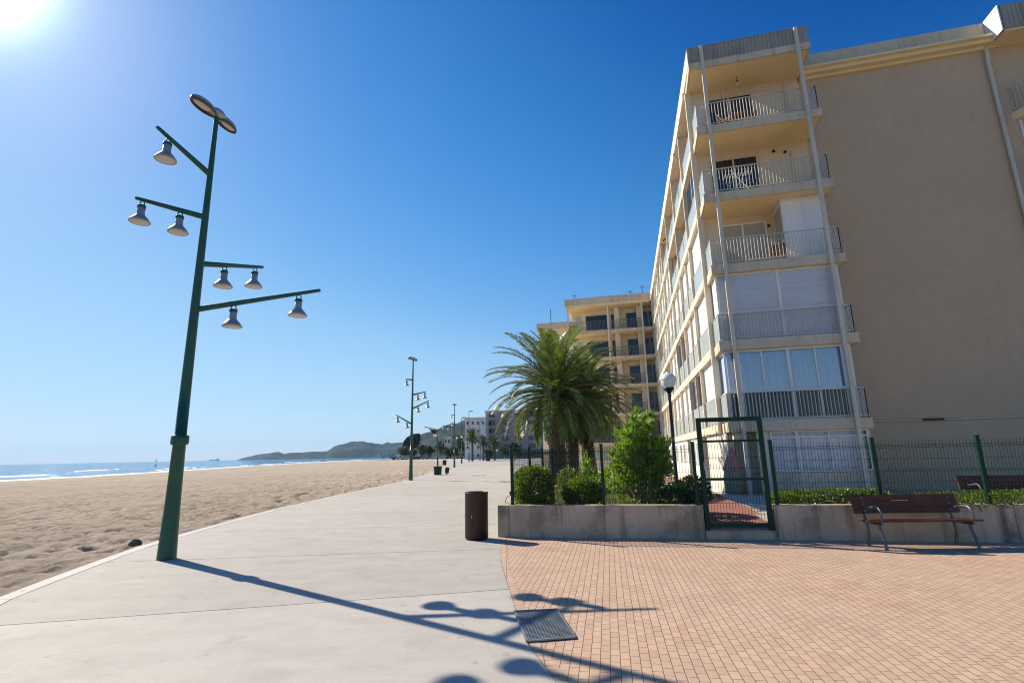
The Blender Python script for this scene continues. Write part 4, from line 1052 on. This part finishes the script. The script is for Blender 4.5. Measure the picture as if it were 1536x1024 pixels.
folding_chair(.75, .55, ST[5]+.004, 30, 'wooden folding chair on the top balcony, nearest the left pole')
folding_chair(1.55, .7, ST[5]+.004, -60, 'wooden folding chair on the top balcony, near the middle of the rail')
folding_chair(1.9, .5, ST[3]+.004, -40, 'wooden folding chair on the balcony with the white cabin')
o = bf(1.15,.7,ST[5]+.004); t = thing('balcony_table', 'low wooden table between the chairs on the top balcony', 'table', o); fr = frame(o[:2], -14)
m = MB(); m.box(fr, -.3, .3, -.3, .3, o[2]+.68, o[2]+.71); obj('tabletop', m, M['chairwood'], t)
for sx in (-1,1):
    for sy in (-1,1): m = MB(); m.bar(fr(sx*.26,sy*.26,o[2]), fr(sx*.26,sy*.26,o[2]+.68), .04); obj('leg', m, M['chairwood'], t)
o = bf(.9,.6,ST[4]+.004); t = thing('clothes_rack', 'folding white clothes rack on the balcony with the dark open door', 'clothes rack', o); fr = frame(o[:2], -14)
m = MB()
for y in (-.5,.5): m.bar(fr(-.3,y,o[2]), fr(.3,y,o[2]+.9), .02); m.bar(fr(.3,y,o[2]), fr(-.3,y,o[2]+.9), .02)
for x in np.linspace(-.45,.45,9): m.bar(fr(x,-.5,o[2]+.9), fr(x,.5,o[2]+.9), .012)
obj('frame', m, M['white'], t)
o = bf(1.35,.75,ST[6]-.25); t = thing('hanging_bulb', 'bare bulb hanging under the top balcony ceiling', 'lamp', o)
m = MB(); m.tube([bf(1.35,.75,16.05), bf(1.36,.75,15.85)], .012, 6); m.lathe(bf(1.36,.75,15.78), [(.03,0),(.035,.08)], 8); obj('holder', m, M['rust'], t)
m = MB(); m.lathe(bf(1.36,.75,15.66), [(.01,0),(.04,.03),(.045,.07),(.03,.12)], 10); obj('bulb', m, M['lens'], t)
o = bf(-.36,.45,0); t = thing('covered_parasol', 'folded parasol with a faded pink top over a beige cover by the block corner', 'parasol', o)
m = MB(); m.lathe(o, [(.24,0),(.30,.15),(.32,.7),(.28,1.0),(.2,1.12)], 16); obj('cover', m, M['beigecloth'], t)
m = MB(); m.lathe(Vector(o), [(.34,.98),(.30,1.1),(.17,1.4),(.05,1.68),(.02,1.74)], 9, smooth=False); obj('canopy', m, M['pink'], t)

# ------------------------------------------------------------------ second block behind the palms
b2o = (12.86, 49.46); cf = frame(b2o, -13.95)
def ray_plane(px, py, o, ang):
    d = np.array([px-768, 512-py, F_PX]); w = np.array([d@rgt, d@fwd, d@zen]); a = rad(ang); n = np.array([-math.sin(a), math.cos(a)])
    t = (n@np.array(o))/(n@w[:2]); p = w[:2]*t-np.array(o); return p@np.array([math.cos(a), math.sin(a)]), H+w[2]*t
M['darkrail'] = mat('dark_grey_rail', (.16,.15,.145), .5, .1, 2)
uL = ray_plane(851, 470, b2o, -13.95)[0]; uP = ray_plane(912, 480, b2o, -13.95)[0]
b2 = thing('apartment_block', 'second beige block behind the palms with deep shaded balconies on five floors', 'apartment block', cf(0,2,0))
p2 = lambda name, m, material, parent=None: obj(name, m, material, parent or b2)
m = MB(); m.box(cf, uL+.25, 9, 1.9, 14, 0, 16.2); p2('wall', m, M['cream'])
m = MB(); m.box(cf, uL-.2, 9, -.15, 14, 16.05, 16.3); rf = p2('roof_slab', m, M['soffit'])
m = MB(); m.box(cf, uL-.25, 9, -.2, 0, 16.304, 16.98); m.box(cf, uL-.25, uL-.05, 0, 14, 16.304, 16.98); obj('parapet', m, M['edge'], rf)
for u, h in ((uL+.6,1.0),(-1.0,.9),(.2,1.3)):
    m = MB(); m.bar(cf(u,1.5,16.3), cf(u,1.5,17+h), .05); m.bar(cf(u-.3,1.5,16.8+h), cf(u+.3,1.5,16.8+h), .03); obj('antenna', m, M['black'], rf)
for k in range(1, 6):
    z = ST[k]; m = MB(); m.box(cf, uL-.05, 9, -.1, 1.95, z-.3, z); s_ = p2('balcony_slab', m, M['soffit'])
    m = MB(); m.box(cf, uL-.054, 9, -.105, -.05, z-.305, z+.003); obj('slab_edge', m, M['edge'], s_)
    m = MB(); rail_run(m, cf, (uL+.05,-.05), (9,-.05), z+.004, .95, .13, .025); rail_run(m, cf, (uL+.05,-.05), (uL+.05,1.8), z+.004, .95, .13, .025); p2('balcony_rail', m, M['darkrail'])
m = MB(); m.box(cf, uL, 9, -.05, .1, 0, .9); p2('ground_wall', m, M['cream'])
for u in (uL+.06, uP, 0, 3.6):
    m = MB(); m.box(cf, u-.07, u+.07, -.22, -.11, 0, 16.3); p2('support_pole', m, M['cream'])
for u in (uL+.3, uP-.12, -.1, 3.5):
    pass
for k in range(0, 6):
    z = ST[k]
    for j, (a, b_, kk) in enumerate(((uL+.6, uL+1.2, 'p'), (uL+1.6, uL+3.9, 'd'), (uP+.15, uP+.85, 'd'), (uP+1.7, uP+4.0, 'd'), (.55, 1.5, 'd'), (2.0, 3.4, 'd'), (4.2, 6, 'd'))):
        m = MB(); h = 2.08
        for x in (a, b_-.06): m.box(cf, x, x+.06, 1.85, 1.897, z+.01, z+h)
        m.box(cf, a+.06, b_-.06, 1.85, 1.897, z+h-.07, z+h)
        d = p2('balcony_door', m, M['edge']); m = MB(); m.box(cf, a+.06, b_-.06, 1.87, 1.895, z+.01, z+h-.071)
        if kk == 'd' and b_-a > 1.5: obj('pane', m, M['panel'] if (k+j) % 9 == 1 else M['darkglass'], d)
        else: obj('pane', m, M['darkglass'] if kk == 'd' else M['panel'], d)
    for u in (uL+4.6, -.55):
        m = MB(); m.box(cf, u, u+.5, .9, 1.9, z, ST[k+1]-.3); p2('partition', m, M['cream'])
# taller stair volume further back, stepping out to the left
df = frame((3.25, 62.3), -13.95)
b3 = thing('apartment_block', 'stepped end block with a grey parapet just left of the second block, above the palm', 'apartment block', df(1,1,0))
m = MB(); m.box(df, .15, 4.4, .15, 9, 0, 16.2); obj('wall', m, M['cream'], b3)
m = MB(); m.box(df, -.1, 4.3, -.1, 9, 16.2, 16.45); rf = obj('roof_slab', m, M['soffit'], b3)
m = MB(); m.box(df, -.15, 4.3, -.15, .05, 16.454, 17.3); m.box(df, -.15, .05, .05, 9, 16.454, 17.3); obj('parapet', m, M['edge'], rf)
m = MB(); m.bar(df(1.3,2,16.5), df(1.3,2,19.6), .07); obj('antenna', m, M['black'], rf)
for k in range(0, 6):
    m = MB(); m.box(df, .11, .148, 1.5, 3.2, ST[k]+.8, ST[k]+2.2); obj('window', m, M['panel'], b3)
    m = MB(); m.box(df, 1.2, 2.6, .11, .148, ST[k]+.8, ST[k]+2.2); obj('window', m, M['panel'], b3)

# ------------------------------------------------------------------ far town
M['farpink'] = mat('far_pinkish_wall', (.44,.33,.31), .9, .1, .4, dirt=(.3,.23,.22), dirt_amt=.4, dirt_scale=.2)
M['farwhite'] = mat('far_white_wall', (.66,.62,.60), .9, .06, .4, dirt=(.45,.42,.42), dirt_amt=.4, dirt_scale=.2)
M['fartan'] = mat('far_tan_wall', (.50,.42,.33), .9, .1, .4)
def far_block(label, px0, px1, py_top, D, depth, wallm, floors, cols, ang=0, winm=None, bands=True, roofm=None, win=(.5,.5)):
    x0, zt = px_to(px0, py_top, D); x1, _ = px_to(px1, py_top, D); fr = frame((x0, D), ang); wd_ = x1-x0
    t = thing('far_block', label, 'building', fr(wd_/2,0,0)); m = MB(); m.box(fr, 0, wd_, 0, depth, -.3, zt); obj('wall', m, wallm, t)
    m = MB(); m.box(fr, -.3, wd_+.3, -.3, depth, zt+.004, zt+.5); obj('roof', m, roofm or wallm, t)
    fh = zt/floors
    for k in range(floors):
        if bands and k:
            m = MB(); m.box(fr, -.1, wd_+.1, -.55, -.004, k*fh-.15, k*fh+.75); obj('balcony', m, wallm, t)
        for c in range(cols):
            if (c*7+k*3) % 5 == 0 and not bands: continue
            cw = wd_/cols; m = MB(); m.box(fr, cw*(c+.5-win[0]/2), cw*(c+.5+win[0]/2), -.06, -.004, k*fh+.85, k*fh+.85+fh*win[1]); obj('window', m, winm or M['darkglass'], t)
    return t
far_block('far pinkish grey block with rows of balconies behind the palm tips', 728, 905, 617.5, 215, 14, M['farpink'], 6, 9, -4, roofm=M['farwhite'])
far_block('pale far block with few windows, left of the pinkish block', 697.5, 728.5, 628, 205, 14, M['farwhite'], 5, 4, -4, bands=False, win=(.35,.35))
far_block('small pale far house among trees, left of the third lamp post', 666, 676, 656, 300, 10, M['farwhite'], 3, 2, 0, bands=False)
far_block('tan far house between the third lamp post and the pale block', 677, 698, 651, 290, 12, M['fartan'], 4, 3, 0)
far_block('tiny pale house at the foot of the dark wedge shaped tree', 620, 626, 676, 310, 8, M['farwhite'], 2, 1, 0, bands=False)
far_block('narrow pinkish house front left of the panel lamp', 648, 655, 672, 300, 8, M['fartan'], 2, 1, 0, bands=False)
for i, (px, pt, l) in enumerate(((571,681,'tiny white house low on the headland shore, leftmost of the beach end houses'),(583,679,'tiny tan house at the foot of the hill, left of the round tree'),(596,677,'tiny white house hidden behind the round tree at the beach end'))):
    far_block(l, px, px+5+i, pt, 640-90*i, 9, M['farwhite'] if i != 1 else M['fartan'], 2, 2, 0, bands=False)
def tree(label, px, py_top, D, wpx, material, n=1600, base=-.1, cone=False, py_low=None, name='tree'):
    x, zt = px_to(px, py_top, D); r = wpx/F_PX*D/2; t = thing(name, label, 'tree', (x,D,base), 'trees at the end of the beach' if D > 200 else None)
    zl = px_to(px, py_low, D)[1] if py_low else zt*.25
    c = Vector((x, D, (zt+zl)/2)); m = MB()
    ls = max(.35, D*.0022)
    for k in range(7):
        d = rdir(); cc = c+Vector((d.x*r*.5, d.y*r*.5, d.z*(zt-zl)*.24)); leaf_cloud(m, cc, (r*.62, r*.62, (zt-zl)*.32), n//7, ls, ls*.6, .4, .2)
    obj('crown', m, material, t)
    m = MB(); m.tube([(x,D,base), (x+.1*r,D,zl+.3*(zt-zl)), (x,D,zt*.8)], [.05*r+.1, .04*r+.08, .03], 8)
    for a in (0, 2.1, 4.2): m.tube([(x,D,zl*.9), (x+math.cos(a)*r*.6, D+math.sin(a)*r*.6, (zl+zt)*.5)], [.08, .03], 6)
    obj('trunk', m, M['stem'], t)
def wedge_tree():
    D = 330; t = thing('pine_tree', 'dark dense wedge shaped tree behind the second lamp post', 'tree', (px_to(618,685,D)[0], D, -.1), 'trees at the end of the beach')
    m = MB(); out = [(605,671),(606,664),(610,658),(617,653),(624,651),(629.5,651),(629.5,660),(627,668),(622,672),(612,672)]
    pts = [px_to(a, b_, D) for a, b_ in out]; cx = sum(p[0] for p in pts)/len(pts); cz = sum(p[1] for p in pts)/len(pts)
    for _ in range(4200):
        i = RND.randrange(len(pts)); f = RND.random(); p, q = pts[i], pts[(i+1) % len(pts)]; s = RND.random()**.5
        x = cx+((p[0]+(q[0]-p[0])*f)-cx)*s; z = cz+((p[1]+(q[1]-p[1])*f)-cz)*s; y = D+RND.uniform(-4,4)*math.sqrt(max(0,1-s*s*.9))
        m.leaf((x,y,z), rdir(.3), rdir(), 1.0, .7)
    obj('crown', m, M['pine'], t)
    m = MB(); m.tube([(cx,D,-.1),(cx+.5,D,cz-2)], [.5,.35], 8); obj('trunk', m, M['stem'], t)
wedge_tree()
far_trees = [('round tree left of the second lamp post, lowest of the beach end trees',607,668.5,300,20),('pale green bushy tree right of the wedge shaped tree',634,663,290,17),('small dark tree left of the panel lamp',645,669,295,10),
 ('tall dark tree right behind the panel lamp',661,662,280,17),('dark low tree in front of the small pale house',672,671,275,14),('dark tree at the foot of the third lamp post',682,669,262,14),('olive tree beside the left edge of the pale block',690,657,250,12),
 ('dark rounded tree at the beach end, right of the round one',618,672,297,14)]
for l, px, pt, D, w in far_trees: tree(l, px, pt, D, w, M['tree'], 1300)
for l, px, pt, D, w in (('dark tree below the far palms, left one',733,672,170,16),('dark bush right of the white sign',757,668,175,20),('dark tree under the big palm, at the far left of its trunk',772,664,150,18)): tree(l, px, pt, D, w, M['tree'], 1500)
pd = [(708.5,643,145,30,8.0,'tallest far palm, in front of the pale block'),(725,652,155,26,7,'middle far palm with a thick trunk, before the pinkish block'),(741.5,653,158,26,7,'right hand far palm beside the round white sign')]
for px, pt, D, w, h, l in pd:
    x, zt = px_to(px, pt, D)
    palm((x,D,0), zt-2.2, l, 60, w/F_PX*D/2*1.1, 'far palms on the promenade', seed=int(px), leafm=M['palm2'], trunk_r=.28, nl=20, leafw=.06)
# sign, planter and cars
x, z = px_to(745.5, 675, 150); t = thing('road_sign', 'small round white sign on a post right of the far palms', 'sign', (x,150,0))
m = MB(); m.bar((x,150,0), (x,150,z+.3), .08); obj('post', m, M['alu'], t); m = MB(); m.lathe((x,149.9,z), [(.36,0),(.36,.03)], 18, axis=(0,-1,0)); obj('disc', m, M['white'], t)
x, z = px_to(732, 690, 140); t = thing('plant_tub', 'dark plant tub on the promenade right of the tallest far palm', 'plant tub', (x,140,0))
m = MB(); m.lathe((x,140,0), [(.5,0),(.65,.7),(.68,.75),(.6,.7)], 12); obj('tub', m, M['rust'], t); m = MB(); leaf_cloud(m, (x,140,1.1), (.6,.6,.5), 260, .3, .15); obj('plant', m, M['darkbush'], t)
def car(px, D, paint, label, hatch=False):
    x, _ = px_to(px, 688, D); o = Vector((x,D,-.02)); t = thing('parked_car', label, 'car', o, 'cars parked at the end of the beach'); fr = frame((x,D), RND.uniform(-4,4)-11)
    z = o.z; prof = [(-2.05,.35),(-2.08,.75),(-1.95,.92),(-1.2,1.0),(-.6,1.42),(.75,1.45),(1.45,1.02),(2.0,.95),(2.1,.6),(2.05,.35)] if not hatch else [(-1.95,.35),(-2.0,.8),(-1.25,1.0),(-.75,1.5),(1.3,1.55),(1.85,1.0),(1.95,.6),(1.9,.35)]
    m = MB(); n = len(prof)
    def sec(v, inset): return [fr(u*(1-inset*.03), v, z+h-(inset*.0)) for u, h in prof]
    m.add(sec(-.86,0)+sec(.86,0), [tuple(range(n)), tuple(range(n,2*n))[::-1]]+[(i,i+n,(i+1)%n+n,(i+1)%n) for i in range(n)]); obj('body', m, paint, t, bevel=.06)
    m = MB(); zz = 1.04
    g_ = [(-1.08,zz),(-.55,1.36),(.05,1.38),(.05,zz)] if not hatch else [(-1.08,zz),(-.68,1.42),(.2,1.45),(.2,zz)]
    h_ = [(.13,zz),(.13,1.38),(.7,1.37),(1.2,zz)] if not hatch else [(.28,zz),(.28,1.45),(1.2,1.45),(1.55,zz)]
    for q in (g_, h_):
        m.add([fr(u,-.868,z+h) for u, h in q], [(0,1,2,3)]); m.add([fr(u,.868,z+h) for u, h in q], [(3,2,1,0)])
    obj('window', m, M['darkglass'], t)
    for u in (-1.3, 1.3):
        for v in (-.80, .80):
            m = MB(); c = Vector(fr(u, v, z+.32)); ax = Vector(fr(0,1,0))-Vector(fr(0,0,0)); m.lathe(c-ax*.1, [(.18,0),(.32,.01),(.32,.19),(.18,.2)], 14, axis=ax); obj('wheel', m, M['black'], t)
cp = lambda n, c: mat(n, c, .25, .04, 3, spec=.6)
CW, CS, CK, CB, CR = cp('white_car', (.75,.75,.73)), cp('silver_car', (.42,.43,.45)), cp('black_car', (.02,.02,.022)), cp('blue_car', (.06,.14,.2)), cp('red_car', (.25,.05,.04))
for px, D, p, l, h in [(594,284,CK,'dark car at the far left end of the parked row',0),(600.5,283,CW,'white car near the left end of the parked row',1),(607,282,CS,'silver car in the parked row, left of the second lamp post',0),(613,281,CW,'white car hidden partly by the second lamp post',1),
    (624,280,CK,'black car just right of the second lamp post',0),(631,279,CK,'black car below the bushy tree',1),(637.5,278,CS,'silver car below the bushy tree',0),(645,277,CB,'pale teal car below the small dark tree',1),
    (652.5,276,CW,'white car just left of the panel lamp post',0),(659.5,275,CS,'silver car just right of the panel lamp post',1),(666.5,272,CW,'white car below the small pale house',0),(674,268,CK,'dark car left of the third lamp post',1),(684,262,CW,'white car right of the third lamp post',0),(690.5,259,CR,'red car between the third lamp post and the pale block',1)]:
    car(px, D, p, l, h)
# ship and buoy on the sea
x, z = px_to(322, 690, 5200); t = thing('cargo_ship', 'faint pale ship on the horizon left of the headland', 'ship', (x,5200,-.8))
m = MB(); m.hexa([(x-48,5190,-1),(x+48,5190,-1),(x+44,5205,-1),(x-44,5205,-1)], [(x-55,5188,7),(x+55,5188,7),(x+48,5207,7),(x-48,5207,7)]); obj('hull', m, M['farwhite'], t)
m = MB(); m.box(frame((x+30,5195), 0), -10, 10, 0, 8, 7.01, 19); obj('bridge', m, M['white'], t)
x, z = px_to(233.5, 697, 300); t = thing('marker_buoy', 'thin white marker pole standing in the water left of the near lamp post', 'buoy', (x,300,-.8))
m = MB(); m.lathe((x,300,-1), [(.5,0),(.6,.3),(.5,.7),(.1,.9)], 12); obj('float', m, M['white'], t); m = MB(); m.bar((x,300,-.2), (x,300,2.6), .16); m.box(frame((x,300),0), -.3,.3,-.05,.05,1.9,2.6); obj('mast', m, M['white'], t)

# ------------------------------------------------------------------ sea air
m = MB(); m.box(W, -7100, 7100, -450, 7100, -4, 200)
hz, nt, out = newmat('haze_air'); pv = N(nt, 'ShaderNodeVolumePrincipled'); pv.inputs['Color'].default_value = (.33,.66,1,1); pv.inputs['Density'].default_value = .00007; pv.inputs['Anisotropy'].default_value = .2
L(nt, pv.outputs[0], out.inputs['Volume'])
tag(obj('haze', m, hz), None, None, kind='stuff')
bpy.context.view_layer.update()
